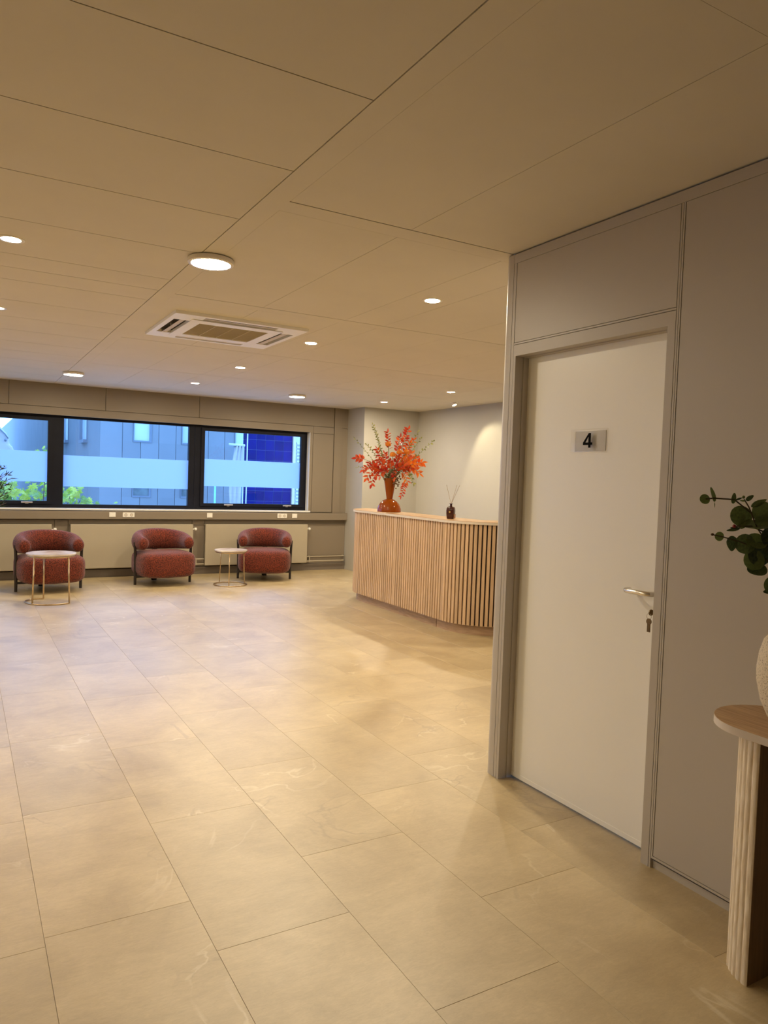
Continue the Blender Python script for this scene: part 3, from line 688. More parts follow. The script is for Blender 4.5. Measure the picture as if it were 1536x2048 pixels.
# ------------------------------------------------------------------ brass side tables
def side_table(name, loc, r, h, legs, arc, label, rt=0.008):
    t = thing(name, label, 'side table', (loc[0], loc[1], 0), 0, 'brass side tables by the armchairs')
    part('tabletop', MB().lathe([(r-0.012, h-0.022), (r-0.003, h-0.020), (r, h-0.014), (r, h-0.004), (r-0.003, h), (0.001, h)], n=56), M['marble'], t, 'auto')
    full = arc is None
    ring = [((r-0.022)*math.cos(a), (r-0.022)*math.sin(a), h-0.031) for a in [2*PI*i/48 for i in range(48)]]
    part('top_ring', MB().tube(ring, 0.009, 8, True), M['brass'], t, True)
    if full:
        part('base_ring', MB().tube([(r*math.cos(a), r*math.sin(a), 0.0085) for a in [2*PI*i/56 for i in range(56)]], 0.008, 8, True), M['brass'], t, True)
    else:
        A0, A1 = arc; pts = []
        for i in range(45):
            a = A0+(A1-A0)*i/44; k = max(0, 1-i/10); rr = r*(1-0.24*k*k); pts.append((rr*math.cos(a), rr*math.sin(a), 0.0085))
        part('base_ring', MB().tube(pts, 0.008, 8), M['brass'], t, True)
    for a, f_ in legs:
        rr = r*f_; rtp = min(rr, r-0.022)
        part('leg', MB().tube([(rr*math.cos(a), rr*math.sin(a), 0.008), (rtp*math.cos(a), rtp*math.sin(a), h-0.03)], rt, 8), M['brass'], t, True)
    return t
d2 = math.radians
side_table('side_table', (0.885, 8.90), 0.258, 0.548, [(d2(107), 0.76), (d2(219), 1.0), (d2(311), 1.0)], (d2(107), d2(311)), 'larger brass side table with open base ring before the left armchair', 0.009)
side_table('side_table', (3.17, 9.575), 0.218, 0.478, [(d2(114), 1.0), (d2(247), 1.0), (d2(12), 1.0)], None, 'smaller brass side table with closed base ring beside the right armchair', 0.0065)

# ------------------------------------------------------------------ reception desk
def desk_path(step=0.011):
    pts = []        # (x, y, nx, ny) along the outside face, from the near wing round the front to the far end
    def seg(p, q, nrm):
        L = math.dist(p, q); k = max(1, int(L/step))
        for i in range(k): pts.append((p[0]+(q[0]-p[0])*i/k, p[1]+(q[1]-p[1])*i/k, *nrm))
    def arc(c, r, a0, a1):
        k = int(abs(a1-a0)*r/step)
        for i in range(k):
            a = a0+(a1-a0)*i/k; pts.append((c[0]+r*math.cos(a), c[1]+r*math.sin(a), math.cos(a), math.sin(a)))
    r = 0.55; xf_ = 4.19; yn, yf_ = 6.05, 7.83
    seg((5.95, yn-r), (xf_+r, yn-r), (0, -1)); arc((xf_+r, yn), r, -PI/2, -PI); seg((xf_, yn), (xf_, yf_), (-1, 0)); arc((xf_+r, yf_), r, PI, PI*0.57); return pts
def ribbon(path, o0, o1, z0, z1):
    b = MB(); n = len(path); vs = []
    for x, y, nx, ny in path:
        vs += [(x+nx*o0, y+ny*o0, z0), (x+nx*o1, y+ny*o1, z0), (x+nx*o1, y+ny*o1, z1), (x+nx*o0, y+ny*o0, z1)]
    fs = []
    for i in range(n-1):
        for k in range(4):
            l = (k+1) % 4; fs.append((4*i+k, 4*i+l, 4*i+4+l, 4*i+4+k))
    fs += [(0, 1, 2, 3), (4*n-1, 4*n-2, 4*n-3, 4*n-4)]
    return b.add(vs, fs)
P = desk_path(); P3 = P[::4]+[P[-1]]
dk = thing('reception_desk', 'curved reception desk clad in upright oak slats with a thin pale edged top', 'desk', (4.19, 6.94, 0))
dk.location = (0, 0, 0)
dk.location = (4.19, 6.94, 0); OFF = Vector((-4.19, -6.94, 0))
def dpart(name, b, m_, smooth='auto'):
    b.v = [(x-4.19, y-6.94, z) for x, y, z in b.v]; return part(name, b, m_, dk, smooth)
dpart('body', ribbon(P3, -0.018, -0.09, 0.10, 1.084), M['felt'])
tp = dpart('worktop_edge', ribbon(P3, 0.022, -0.40, 1.085, 1.1085), M['edge'])
dpart('worktop', ribbon(P3, 0.0205, -0.399, 1.1086, 1.112), M['oak_top'])
# plinth in lengths with open seams
ks = min(range(len(P)), key=lambda i: math.dist(P[i][:2], (4.19, 6.19)))
cuts = [0, ks, len(P)-1]
for a, c in zip(cuts, cuts[1:]):
    seg_ = P[a:c:3]+[P[c-1 if c < len(P)-1 else c]]
    dpart('plinth', ribbon(seg_, -0.050, -0.075, 0.0, 0.10), M['oak_plinth'])
# slats, one object each
SW, SD, PITCH_S = 0.0305, 0.018, 0.0437
sb = MB(); h0, h1 = 0.098, 1.0845
c_ = 0.0012
sb.add([(-SW/2, 0, h0), (SW/2, 0, h0), (SW/2, SD-c_, h0), (SW/2-c_, SD, h0), (-SW/2+c_, SD, h0), (-SW/2, SD-c_, h0),
        (-SW/2, 0, h1), (SW/2, 0, h1), (SW/2, SD-c_, h1), (SW/2-c_, SD, h1), (-SW/2+c_, SD, h1), (-SW/2, SD-c_, h1)],
       [(5, 4, 3, 2, 1, 0), (6, 7, 8, 9, 10, 11)]+[(i, (i+1) % 6, 6+(i+1) % 6, 6+i) for i in range(6)])
slat_me = sb.mesh('slat', M['oak'])
acc = 0.0; last = None; nxt = 0.02
for x, y, nx, ny in P:
    if last: acc += math.dist(last, (x, y))
    last = (x, y)
    if acc >= nxt:
        o = link('slat', slat_me, dk, (x-4.19-nx*SD, y-6.94-ny*SD, 0), math.atan2(ny, nx)-PI/2); nxt += PITCH_S

# ------------------------------------------------------------------ amber vase and its bouquet
VB = Vector((4.40, 7.50, 1.1121))
vs_ = thing('vase', 'glossy amber vase with a domed foot on the reception desk', 'vase', VB)
dome = [(0.138, 0.0), (0.142, 0.004)]+[(0.142*math.cos(a), 0.006+0.150*math.sin(a)) for a in [PI/2*i/14 for i in range(0, 12)]]
part('foot', MB().lathe(dome+[(0.040, 0.150), (0.036, 0.153)], n=48), M['amber'], vs_, 'auto')
part('neck', MB().lathe([(0.034, 0.150), (0.036, 0.158), (0.046, 0.22), (0.060, 0.31), (0.074, 0.390), (0.0765, 0.396), (0.073, 0.396), (0.058, 0.31), (0.044, 0.22), (0.03, 0.17)], n=40, cap=False), M['amber'], vs_, 'auto')
RU = Vector((math.cos(YAW), -math.sin(YAW), 0)); RF = Vector((math.sin(YAW), math.cos(YAW), 0))
bq = thing('flower_arrangement', 'autumn bouquet of crimson and orange leaves, twigs and orange blooms in the amber vase', 'flowers', VB)
def leafmesh(name, m_, l=1.0, w=0.5, fold=0.10, n=5):
    b = MB(); vs = []; fs = []
    for i in range(n+1):
        t = i/n; ww = w/2*math.sin(PI*min(1, t**0.75))*(1-0.15*t)+0.004; z = -0.12*t*t
        vs += [(-ww, l*t, z+fold*ww), (0, l*t, z-0.02), (ww, l*t, z+fold*ww)]
    for i in range(n):
        a = 3*i; fs += [(a, a+1, a+4, a+3), (a+1, a+2, a+5, a+4)]
    b.add(vs, fs); return b.mesh(name, m_, True)
LM = {'red': leafmesh('leaf', M['redleaf'], w=0.52), 'orange': leafmesh('leaf', M['orangeleaf'], w=0.5), 'lime': leafmesh('leaf', M['twigleaf'], w=0.6), 'narrow': leafmesh('leaf', M['orangeleaf'], w=0.34)}
def place_leaf(me, parent, at, dirv, size, roll):
    d_ = Vector(dirv).normalized(); nrm = (-RF*0.9+Vector((random.uniform(-.6, .6), random.uniform(-.6, .6), random.uniform(0.0, .9)))).normalized()
    x = d_.cross(nrm)
    x = x.normalized() if x.length > 0.05 else d_.orthogonal().normalized()
    z = x.cross(d_); mt_ = Matrix((x, d_, z)).transposed().to_4x4()
    o = link('leaf', me, parent); o.matrix_local = Matrix.Translation(at) @ mt_ @ Matrix.Rotation(roll, 4, 'Y') @ Matrix.Scale(size, 4)
    return o
def uvw(u, v, w=0.0): return RU*u+RF*w+Vector((0, 0, v))
def px(x, y): return ((x/8.533+690-773)/167.0, (1024-(y/8.533+840))/167.0)     # measured on a photo crop, metres in the bouquet's own plane
def branch(tip, kind, n, size, bend=0.1, w=0.0, start=0.35, thick=0.0032, mid=None, both=False):
    u, v = px(*tip); T = uvw(u, v, w)
    R0 = uvw(random.uniform(-.03, .03), 0.30, random.uniform(-.02, .02)); R1 = uvw(u*0.10, 0.40, w*0.15)
    if mid: mu, mv = px(*mid); C_ = uvw(mu, mv, w*0.6)
    else: C_ = R1.lerp(T, 0.5)+Vector((0, 0, bend))
    pts = [R0]
    for i in range(11):
        t = i/10; pts.append(R1*(1-t)**2+C_*2*t*(1-t)+T*t*t)
    br = part('branch', MB().tube(pts, [thick]*4+[thick*(1-0.07*i) for i in range(8)], 5), M['twig'], bq, True)
    for i in range(n):
        t = start+(1-start)*(i+0.5)/n; k = 1+t*10; a = int(min(10, k)); p = pts[a].lerp(pts[min(11, a+1)], k-a)
        tg = (pts[min(11, a+1)]-pts[a]).normalized(); sd = 1 if i % 2 else -1
        sidev = tg.cross(RF).normalized()*sd
        dv = tg*random.uniform(0.3, 0.7)+sidev*random.uniform(0.6, 1.0)+RF*random.uniform(-.5, .3)
        place_leaf(LM[kind], br, p, dv, size*random.uniform(0.75, 1.2), random.uniform(-.5, .5))
    place_leaf(LM[kind], br, T, (pts[-1]-pts[-2])+Vector((0, 0, -0.001)), size, 0.2)
    return br
red, ora, lime = 'red', 'orange', 'lime'
branch((80, 345), lime, 12, 0.020, 0.02, 0.05, 0.35, 0.0022)
branch((385, 115), lime, 26, 0.026, 0.03, -0.03, 0.35, 0.0026)
branch((425, 190), lime, 16, 0.024, 0.03, 0.02, 0.4, 0.0024)
branch((290, 455), lime, 12, 0.026, 0.08, -0.05, 0.4, 0.0024)
branch((140, 845), lime, 10, 0.018, 0.10, -0.05, 0.45, 0.0022)
branch((1160, 200), lime, 12, 0.026, 0.0, 0.06, 0.5, 0.0026)
branch((1200, 320), lime, 10, 0.028, 0.0, 0.02, 0.5, 0.0026)
branch((1410, 360), lime, 12, 0.030, 0.02, 0.04, 0.5, 0.0026)
branch((1100, 1085), lime, 16, 0.034, 0.16, -0.05, 0.45, 0.0026, (1010, 720))
branch((645, 235), red, 12, 0.052, 0.02, 0.02, 0.6)
branch((985, 180), red, 14, 0.058, 0.03, -0.02, 0.62)
branch((850, 320), red, 12, 0.060, 0.02, -0.05, 0.6)
branch((1090, 350), ora, 10, 0.048, 0.06, 0.02, 0.6)
branch((1020, 400), red, 12, 0.055, 0.03, 0.06, 0.5)
branch((130, 690), red, 9, 0.066, 0.12, -0.03, 0.74)
branch((250, 880), red, 10, 0.058, 0.12, -0.08, 0.5, mid=(430, 700))
branch((470, 520), red, 12, 0.050, 0.04, 0.03, 0.5)
branch((500, 700), red, 12, 0.056, 0.05, -0.10, 0.45)
branch((395, 1120), red, 12, 0.060, 0.10, -0.06, 0.4, mid=(470, 760))
branch((310, 1020), red, 10, 0.060, 0.10, -0.02, 0.45, mid=(480, 740))
branch((540, 980), red, 9, 0.055, 0.10, -0.12, 0.4, mid=(600, 760))
branch((700, 720), red, 13, 0.058, 0.05, -0.14, 0.4)
branch((830, 650), red, 13, 0.060, 0.05, -0.10, 0.4)
branch((920, 780), red, 12, 0.060, 0.06, -0.12, 0.4)
branch((1050, 580), ora, 16, 0.058, 0.04, -0.04, 0.45)
branch((1130, 650), ora, 14, 0.060, 0.05, 0.03, 0.45)
branch((1235, 720), ora, 9, 0.072, 0.08, -0.02, 0.66)
branch((1200, 905), 'narrow', 12, 0.070, 0.14, -0.03, 0.55, mid=(1020, 700))
branch((1050, 830), red, 10, 0.060, 0.08, -0.06, 0.5)
branch((900, 1300), red, 13, 0.044, 0.1, -0.10, 0.72, mid=(1060, 760))
branch((985, 1050), 'narrow', 10, 0.066, 0.1, -0.10, 0.5, mid=(930, 760))
branch((420, 840), red, 12, 0.056, 0.06, -0.12, 0.4)
branch((560, 850), red, 12, 0.056, 0.04, -0.15, 0.35)
branch((350, 760), red, 10, 0.052, 0.06, 0.02, 0.5)
branch((1000, 700), ora, 12, 0.056, 0.05, -0.10, 0.4)
branch((600, 600), red, 9, 0.05, 0.03, 0.0, 0.5)
branch((1080, 760), ora, 10, 0.058, 0.06, -0.08, 0.45)
branch((770, 1000), red, 8, 0.05, 0.1, -0.13, 0.4, mid=(780, 760))
# seed heads hanging over the rim
sbm = MB()
for i in range(46):
    u, v = px(random.gauss(800, 40), random.gauss(1010, 55)); p = uvw(u, v, random.uniform(-.14, -.08)); sbm.sphere(p, random.uniform(.007, .012), 7, 5)
o = part('seed_cluster', sbm, M['seed'], bq, True); o['kind'] = 'stuff'
fil = MB()
for i in range(70):
    a = random.uniform(0, 2*PI); rr = random.uniform(0, .06)
    p = Vector((rr*math.cos(a), rr*math.sin(a), 0.34)); q_ = Vector((rr*math.cos(a)*3.0, rr*math.sin(a)*3.0, random.uniform(.43, .58)))
    fil.tube([p, (p+q_)/2+Vector((0, 0, 0.02)), q_], [0.002, 0.0017, 0.001], 4)
o = part('twig_filler', fil, M['twig'], bq); o['kind'] = 'stuff'
for (x, y), w in (((655, 440), -0.02), ((735, 615), -0.10), ((850, 570), -0.08), ((965, 560), -0.04)):
    u, v = px(x, y); c = uvw(u, v, w); fb_ = MB()
    fb_.tube([uvw(u*.1, .36, w*.1), uvw(u*.5, .36+(v-.36)*.5, w*.5), c], 0.003, 6)
    stem_ = part('flower_stem', fb_, M['twig'], bq)
    pb_ = MB()
    for ringi in range(5):
        for k in range(10):
            a = 2*PI*k/10+ringi*0.3; el = -0.5+ringi*0.42
            dv = Vector((math.cos(a)*math.cos(el), math.sin(a)*math.cos(el), math.sin(el)))
            pb_.sphere(c+dv*0.024, 0.014, 6, 4, (1, 1, 0.8))
    o = part('bloom', pb_, M['orange'], stem_, True)

# ------------------------------------------------------------------ reed diffuser
rd = thing('reed_diffuser', 'small dark amber glass reed diffuser with three sticks on the reception desk', 'diffuser', (4.335, 6.145, 1.1121), math.radians(-52))
bb = MB().lathe([(0.035, 0.0), (0.040, 0.004), (0.042, 0.012)], n=4, cap=True)
def rbox(bb_, w0, w1, d_, z0, z1, r=0.012):
    pass
prof = [(0.030, 0.0), (0.0345, 0.005), (0.040, 0.05), (0.041, 0.085), (0.038, 0.112), (0.032, 0.122), (0.016, 0.127)]
vs2 = []; fs2 = []; nseg = 32
for r, z in prof:
    for k in range(nseg):
        a = 2*PI*k/nseg; c, s = math.cos(a), math.sin(a)
        vs2.append((r*math.copysign(abs(c)**0.38, c), r*math.copysign(abs(s)**0.38, s), z))
for i in range(len(prof)-1):
    for k in range(nseg):
        l = (k+1) % nseg; fs2.append((i*nseg+k, i*nseg+l, (i+1)*nseg+l, (i+1)*nseg+k))
fs2 += [tuple(range(nseg-1, -1, -1)), tuple(range((len(prof)-1)*nseg, len(prof)*nseg))]
part('bottle', MB().add(vs2, fs2), M['bottle'], rd, 'auto')
part('bottle_neck', MB().lathe([(0.014, 0.126), (0.011, 0.135), (0.011, 0.150), (0.018, 0.152), (0.018, 0.157), (0.010, 0.157)], n=20), M['bottle'], rd, 'auto')
part('label', MB().lathe([(0.010, -0.0008), (0.010, 0.0008)], n=6).xf(Matrix.Translation((0, -0.0412, 0.072)) @ Matrix.Rotation(PI/2, 4, 'X')), M['gold'], rd)
part('liquid_band', MB().box(0.040, 0.0425, -0.03, 0.03, 0.006, 0.05), M['amber2'], rd)
for tipv in ((-0.052, 0.02, 0.345), (0.080, 0.0, 0.345), (0.050, -0.02, 0.345)):
    lv = Matrix.Rotation(math.radians(52), 4, 'Z') @ (RU*tipv[0]+RF*tipv[1]); part('reed', MB().tube([(-lv.x*0.1, -lv.y*0.1, 0.13), (lv.x, lv.y, tipv[2])], 0.0018, 6), M['reed'], rd)

# ------------------------------------------------------------------ console table at the right edge
CX = 2.180; CYA, CYB, CR = 0.56, 1.325, 0.170; CZ = 0.78
ct = thing('console_table', 'oval oak topped console table on fluted half round legs against the partition', 'console table', (CX, (CYA+CYB)/2, 0))
cy0 = (CYA+CYB)/2
def pill(r, e=0.0):
    return quarter(0, CYB-cy0, r, 0, PI, 24)+quarter(0, CYA-cy0, r, PI, 2*PI, 24)
part('top_edge', MB().prism(pill(CR), CZ-0.024, CZ-0.0012), M['edge'], ct, 'auto')
part('tabletop', MB().prism(pill(CR-0.0012), CZ-0.0014, CZ), M['oak_top'], ct)
for yc, s in ((1.289, 1), (0.60, -1)):
    poly = []; fl_n = 17; r = 0.125
    for i in range(fl_n*6+1):
        a = PI*i/(fl_n*6); rr = r-0.0040*(1-abs(math.sin(fl_n*a)))**2.0
        poly.append((rr*math.cos(a), s*rr*math.sin(a)+yc-cy0))
    if s < 0: poly = poly[::-1]
    lg = part('leg', MB().prism(poly, 0.0, CZ-0.0245), M['travert'], ct, 'auto')
    part('flat_face', MB().box(-0.122, 0.122, yc-cy0-s*0.0015 if s > 0 else yc-cy0+0.0001, yc-cy0-0.0001 if s > 0 else yc-cy0+0.0015, 0.001, CZ-0.025), M['oak_dark'], lg)
# speckled vase and eucalyptus
vc = Vector((2.180, 1.200, CZ))
sv = thing('stoneware_vase', 'speckled sandy stoneware vase on the console table', 'vase', vc)
part('body', MB().lathe([(0.085, 0.0), (0.098, 0.004), (0.128, 0.035), (0.150, 0.085), (0.162, 0.140), (0.1635, 0.180), (0.158, 0.225), (0.148, 0.262), (0.128, 0.288), (0.085, 0.302), (0.072, 0.312), (0.072, 0.335), (0.079, 0.345), (0.072, 0.345), (0.064, 0.33)], n=56), M['stone'], sv, 'auto')
eu = thing('eucalyptus', 'dark green eucalyptus sprays in the speckled vase', 'foliage', vc)
def round_leaf(name, m_, point=0.0):
    b = MB(); n = 18; vs = [(0, 0.5, -0.05)]; fs = []
    for i in range(n):
        a = 2*PI*i/n; x = 0.5*math.sin(a); y = 0.5-0.5*math.cos(a)
        if point and y > 0.5: x *= 1-point*(y-0.5); y += point*0.3*(y-0.5)
        vs.append((x, y, 0.16*x*x+0.05*math.sin(3*a)*0.3))
    for i in range(n): fs.append((0, 1+i, 1+(i+1) % n))
    b.add(vs, fs); return b.mesh(name, m_, True)
EL = [round_leaf('leaf', M['euca']), round_leaf('leaf', M['euca'], 0.7), round_leaf('leaf', M['euca'], 0.35)]
def eleaf(parent, at, dirv, size, k=0, face=None, sq=1.0):
    d_ = Vector(dirv).normalized(); nrm = Vector(face if face is not None else (-RF+Vector((0, 0, 0.3)))).normalized()
    x = d_.cross(nrm); x = x.normalized() if x.length > 0.05 else d_.orthogonal().normalized()
    z = x.cross(d_); o = link('leaf', EL[k], parent)
    o.matrix_local = Matrix.Translation(at) @ Matrix((x, d_, z)).transposed().to_4x4() @ Matrix.Diagonal((size*sq, size, size, 1)); return o
def W(x, y, z): return Vector((x, y, z))-vc
def stem(pts, r=0.0022):
    return part('stem', MB().tube(pts, r, 6), M['euca_stem'], eu, True)
NK = Vector((0, 0, 0.33)); CR_ = -RF
s1 = stem([Vector((0, 0, .1)), NK, W(2.10, 1.24, 1.27), W(2.00, 1.31, 1.415), W(1.941, 1.337, 1.460), W(1.89, 1.367, 1.462), W(1.869, 1.378, 1.459)])
eleaf(s1, W(1.880, 1.372, 1.459), (-RU*0.95+Vector((0, 0, -0.05))), 0.030, 0, CR_+Vector((0, 0, .3)))
eleaf(s1, W(1.893, 1.365, 1.452), (-RU*0.35+Vector((0, 0, 1))), 0.040, 1, CR_*0.7+RU*0.5, 0.55)
eleaf(s1, W(1.892, 1.366, 1.452), (RU*0.1+Vector((0, 0, -1))), 0.018, 1, CR_*0.6+RU*0.8, 0.4)
eleaf(s1, W(1.937, 1.338, 1.448), (RU*0.1+Vector((0, 0, 1))), 0.030, 2, CR_, 0.5)
eleaf(s1, W(1.945, 1.335, 1.459), (RU*0.9+Vector((0, 0, 0.35))), 0.018, 1, CR_, 0.35)
eleaf(s1, W(1.990, 1.315, 1.425), (-RU*0.80+Vector((0, 0, -0.35))), 0.062, 0, CR_+Vector((0, 0, .35)))
eleaf(s1, W(1.985, 1.310, 1.425), (RU*0.9+Vector((0, 0, 0.10))), 0.060, 0, CR_+RU*0.5)
eleaf(s1, W(1.985, 1.312, 1.44), (RU*0.8+Vector((0, 0, 0.45))), 0.045, 1, CR_+Vector((0, 0, 1.2)), 0.45)
s2 = stem([Vector((0, 0, .1)), NK, W(2.08, 1.25, 1.25), W(2.00, 1.30, 1.38), W(1.978, 1.315, 1.44), W(1.966, 1.323, 1.462)], 0.002)
part('bud', MB().sphere(W(1.964, 1.324, 1.468), 0.0045, 8, 6), M['euca'], s2, True)
eleaf(s2, W(1.970, 1.320, 1.459), (RU*0.8+Vector((0, 0, 0.55))), 0.024, 1, CR_, 0.6)
eleaf(s2, W(1.968, 1.320, 1.457), (-RU*0.9+Vector((0, 0, 0.05))), 0.015, 1, CR_, 0.35)
s3 = stem([Vector((0, 0, .1)), NK, W(2.11, 1.235, 1.24), W(2.04, 1.28, 1.36), W(1.985, 1.31, 1.385), W(1.942, 1.333, 1.383)])
part('bud', MB().sphere(W(1.940, 1.332, 1.383), 0.0055, 8, 6), M['redbud'], s3, True)
for dv, sz, k, sq in (((-RU*0.95+Vector((0, 0, -0.18))), 0.036, 1, 0.3), ((-RU*0.9+Vector((0, 0, 0.05))), 0.026, 1, 0.3), ((RU*0.25+Vector((0, 0, 1))), 0.040, 1, 0.5), ((RU*0.7+Vector((0, 0, .7))), 0.036, 1, 0.45)):
    eleaf(s3, W(1.957, 1.325, 1.377), dv, sz, k, CR_, sq)
eleaf(s3, W(1.965, 1.32, 1.383), (RU*1.0+Vector((0, 0, 0.12))), 0.085, 1, CR_*0.4+Vector((0, 0, 1)), 0.7)
eleaf(s3, W(1.99, 1.30, 1.392), (RU*1.0+Vector((0, 0, 0.45))), 0.085, 2, CR_*0.7+Vector((0, 0, .8)), 0.6)
s4 = stem([Vector((0, 0, .1)), NK, W(2.10, 1.24, 1.22), W(2.03, 1.285, 1.31), W(1.96, 1.322, 1.338), W(1.91, 1.35, 1.352), W(1.889, 1.362, 1.356)], 0.0018)
part('bud', MB().sphere(W(1.887, 1.363, 1.357), 0.004, 8, 6, (1.4, 1, 1)), M['seed'], s4, True)
eleaf(s4, W(1.919, 1.348, 1.352), (-RU*0.9+Vector((0, 0, 0.0))), 0.027, 0, CR_)
eleaf(s4, W(1.938, 1.336, 1.355), (RU*0.05+Vector((0, 0, -1))), 0.041, 1, CR_, 0.82)
eleaf(s4, W(1.985, 1.305, 1.355), (-RU*0.6+Vector((0, 0, -0.7))), 0.058, 0, CR_+Vector((0, 0, .2)))
eleaf(s4, W(1.970, 1.312, 1.345), (RU*1.0+Vector((0, 0, -0.1))), 0.062, 0, CR_+Vector((0, 0, .6)), 0.8)
eleaf(s4, W(2.005, 1.29, 1.36), (RU*1.0+Vector((0, 0, -0.15))), 0.065, 0, CR_+RU*.3)
eleaf(s4, W(1.99, 1.30, 1.335), (RU*0.5+Vector((0, 0, -0.85))), 0.070, 0, CR_)
eleaf(s4, W(2.01, 1.285, 1.325), (RU*0.9+Vector((0, 0, 0.1))), 0.070, 0, CR_)
s5 = stem([Vector((0, 0, .1)), NK, W(2.10, 1.235, 1.21), W(2.035, 1.275, 1.28), W(2.00, 1.30, 1.31)], 0.002)
eleaf(s5, W(2.015, 1.285, 1.300), (-RU*0.75+Vector((0, 0, -0.35))), 0.060, 0, CR_+Vector((0, 0, .25)))
eleaf(s5, W(2.025, 1.278, 1.262), (-RU*0.85+Vector((0, 0, -0.05))), 0.056, 2, CR_+Vector((0, 0, .7)), 0.8)
eleaf(s5, W(2.03, 1.275, 1.30), (RU*0.9+Vector((0, 0, 0.2))), 0.06, 0, CR_)
eleaf(s5, W(2.03, 1.272, 1.27), (RU*0.9+Vector((0, 0, -0.3))), 0.05, 0, CR_)
s6 = stem([Vector((0, 0, .1)), NK, W(2.10, 1.23, 1.19), W(2.045, 1.265, 1.225)], 0.002)
eleaf(s6, W(2.030, 1.273, 1.240), (RU*0.15+Vector((0, 0, -1))), 0.050, 2, CR_, 0.8)
eleaf(s6, W(2.045, 1.265, 1.198), (-RU*0.95+Vector((0, 0, -0.05))), 0.030, 1, CR_+Vector((0, 0, .6)), 0.6)
eleaf(s6, W(2.04, 1.265, 1.160), (-RU*0.6+Vector((0, 0, -0.6))), 0.016, 0, CR_)
for i in range(16):     # sprays on the far side of the vase, mostly beyond the frame
    a = random.uniform(-1.9, 1.0); L = random.uniform(0.12, 0.26); tp_ = NK+Vector((math.cos(a)*L*0.72, math.sin(a)*L*0.75, random.uniform(0.05, 0.26)))
    if tp_.x > 0.12: tp_.x = 0.12
    st = stem([Vector((0, 0, .1)), NK, NK.lerp(tp_, .5)+Vector((0, 0, .04)), tp_], 0.002)
    for k in range(5):
        p_ = NK.lerp(tp_, 0.35+0.15*k)+Vector((0, 0, 0.03))
        if p_.x > 0.1: continue
        eleaf(st, p_, Vector((random.uniform(-1, 1), random.uniform(-1, 1), random.uniform(-.4, .8))), random.uniform(.035, .06), random.choice((0, 2)), Vector((random.uniform(-1, 1), random.uniform(-1, 1), 1)))

# ------------------------------------------------------------------ potted olive tree, only its outer leaves reach into the picture
ot = thing('potted_tree', 'narrow leaved dark green tree in a pot by the window, at the left edge', 'plant', (0.17, 9.72, 0))
part('pot', MB().lathe([(0.13, 0.0), (0.145, 0.01), (0.185, 0.34), (0.19, 0.36), (0.175, 0.36), (0.168, 0.33)], n=36), M['pot'], ot, 'auto')
part('soil', MB().lathe([(0.168, 0.30), (0.170, 0.325), (0.001, 0.335)], n=28), M['soil'], ot)
part('trunk', MB().tube([(0, 0, .3), (0.01, 0.01, .6), (-0.01, 0.0, 0.9), (0.0, 0.01, 1.2)], [0.02, 0.017, 0.014, 0.009], 8), M['bark'], ot, True)
nb = leafmesh('leaf', M['oliveleaf'], w=0.20)
tips = []
for i in range(26):
    a = random.uniform(0, 2*PI); h = random.uniform(0.95, 1.5); L = random.uniform(0.20, 0.36)
    tips.append((L*math.cos(a), L*math.sin(a), h+random.uniform(-0.02, 0.14)))
tips += [(0.33, -0.03, 1.30), (0.35, 0.0, 1.20), (0.32, 0.05, 1.12), (0.36, -0.02, 1.36), (0.31, -0.06, 1.42), (0.30, 0.0, 1.06), (0.36, 0.03, 1.25), (0.30, 0.02, 1.5)]+[(random.uniform(.18, .36), random.uniform(-.12, .12), random.uniform(1.0, 1.42)) for _ in range(14)]
for T_ in tips:
    T_ = Vector(T_); base = Vector((0, 0, max(0.85, T_.z-0.28)))
    br = part('branch', MB().tube([base, base.lerp(T_, .5)+Vector((0, 0, .03)), T_], [0.005, 0.004, 0.002], 5), M['bark'], ot)
    for k in range(10):
        t = 0.35+0.065*k; p = base.lerp(T_, t)+Vector((0, 0, .03*math.sin(PI*t)))
        dv = (T_-base).normalized()*0.6+Vector((random.uniform(-1, 1), random.uniform(-1, 1), random.uniform(-.6, .9)))
        o = link('leaf', nb, br); d_ = dv.normalized(); x = d_.orthogonal().normalized(); z = x.cross(d_)
        o.matrix_local = Matrix.Translation(p) @ Matrix((x, d_, z)).transposed().to_4x4() @ Matrix.Rotation(random.uniform(0, 6), 4, 'Y') @ Matrix.Scale(random.uniform(.055, .085), 4)

# ------------------------------------------------------------------ outdoors
GZ = -1.2
g_ = struct('ground', MB().box(-60, 60, 11.1, 160, GZ-0.2, GZ), M['ground'])
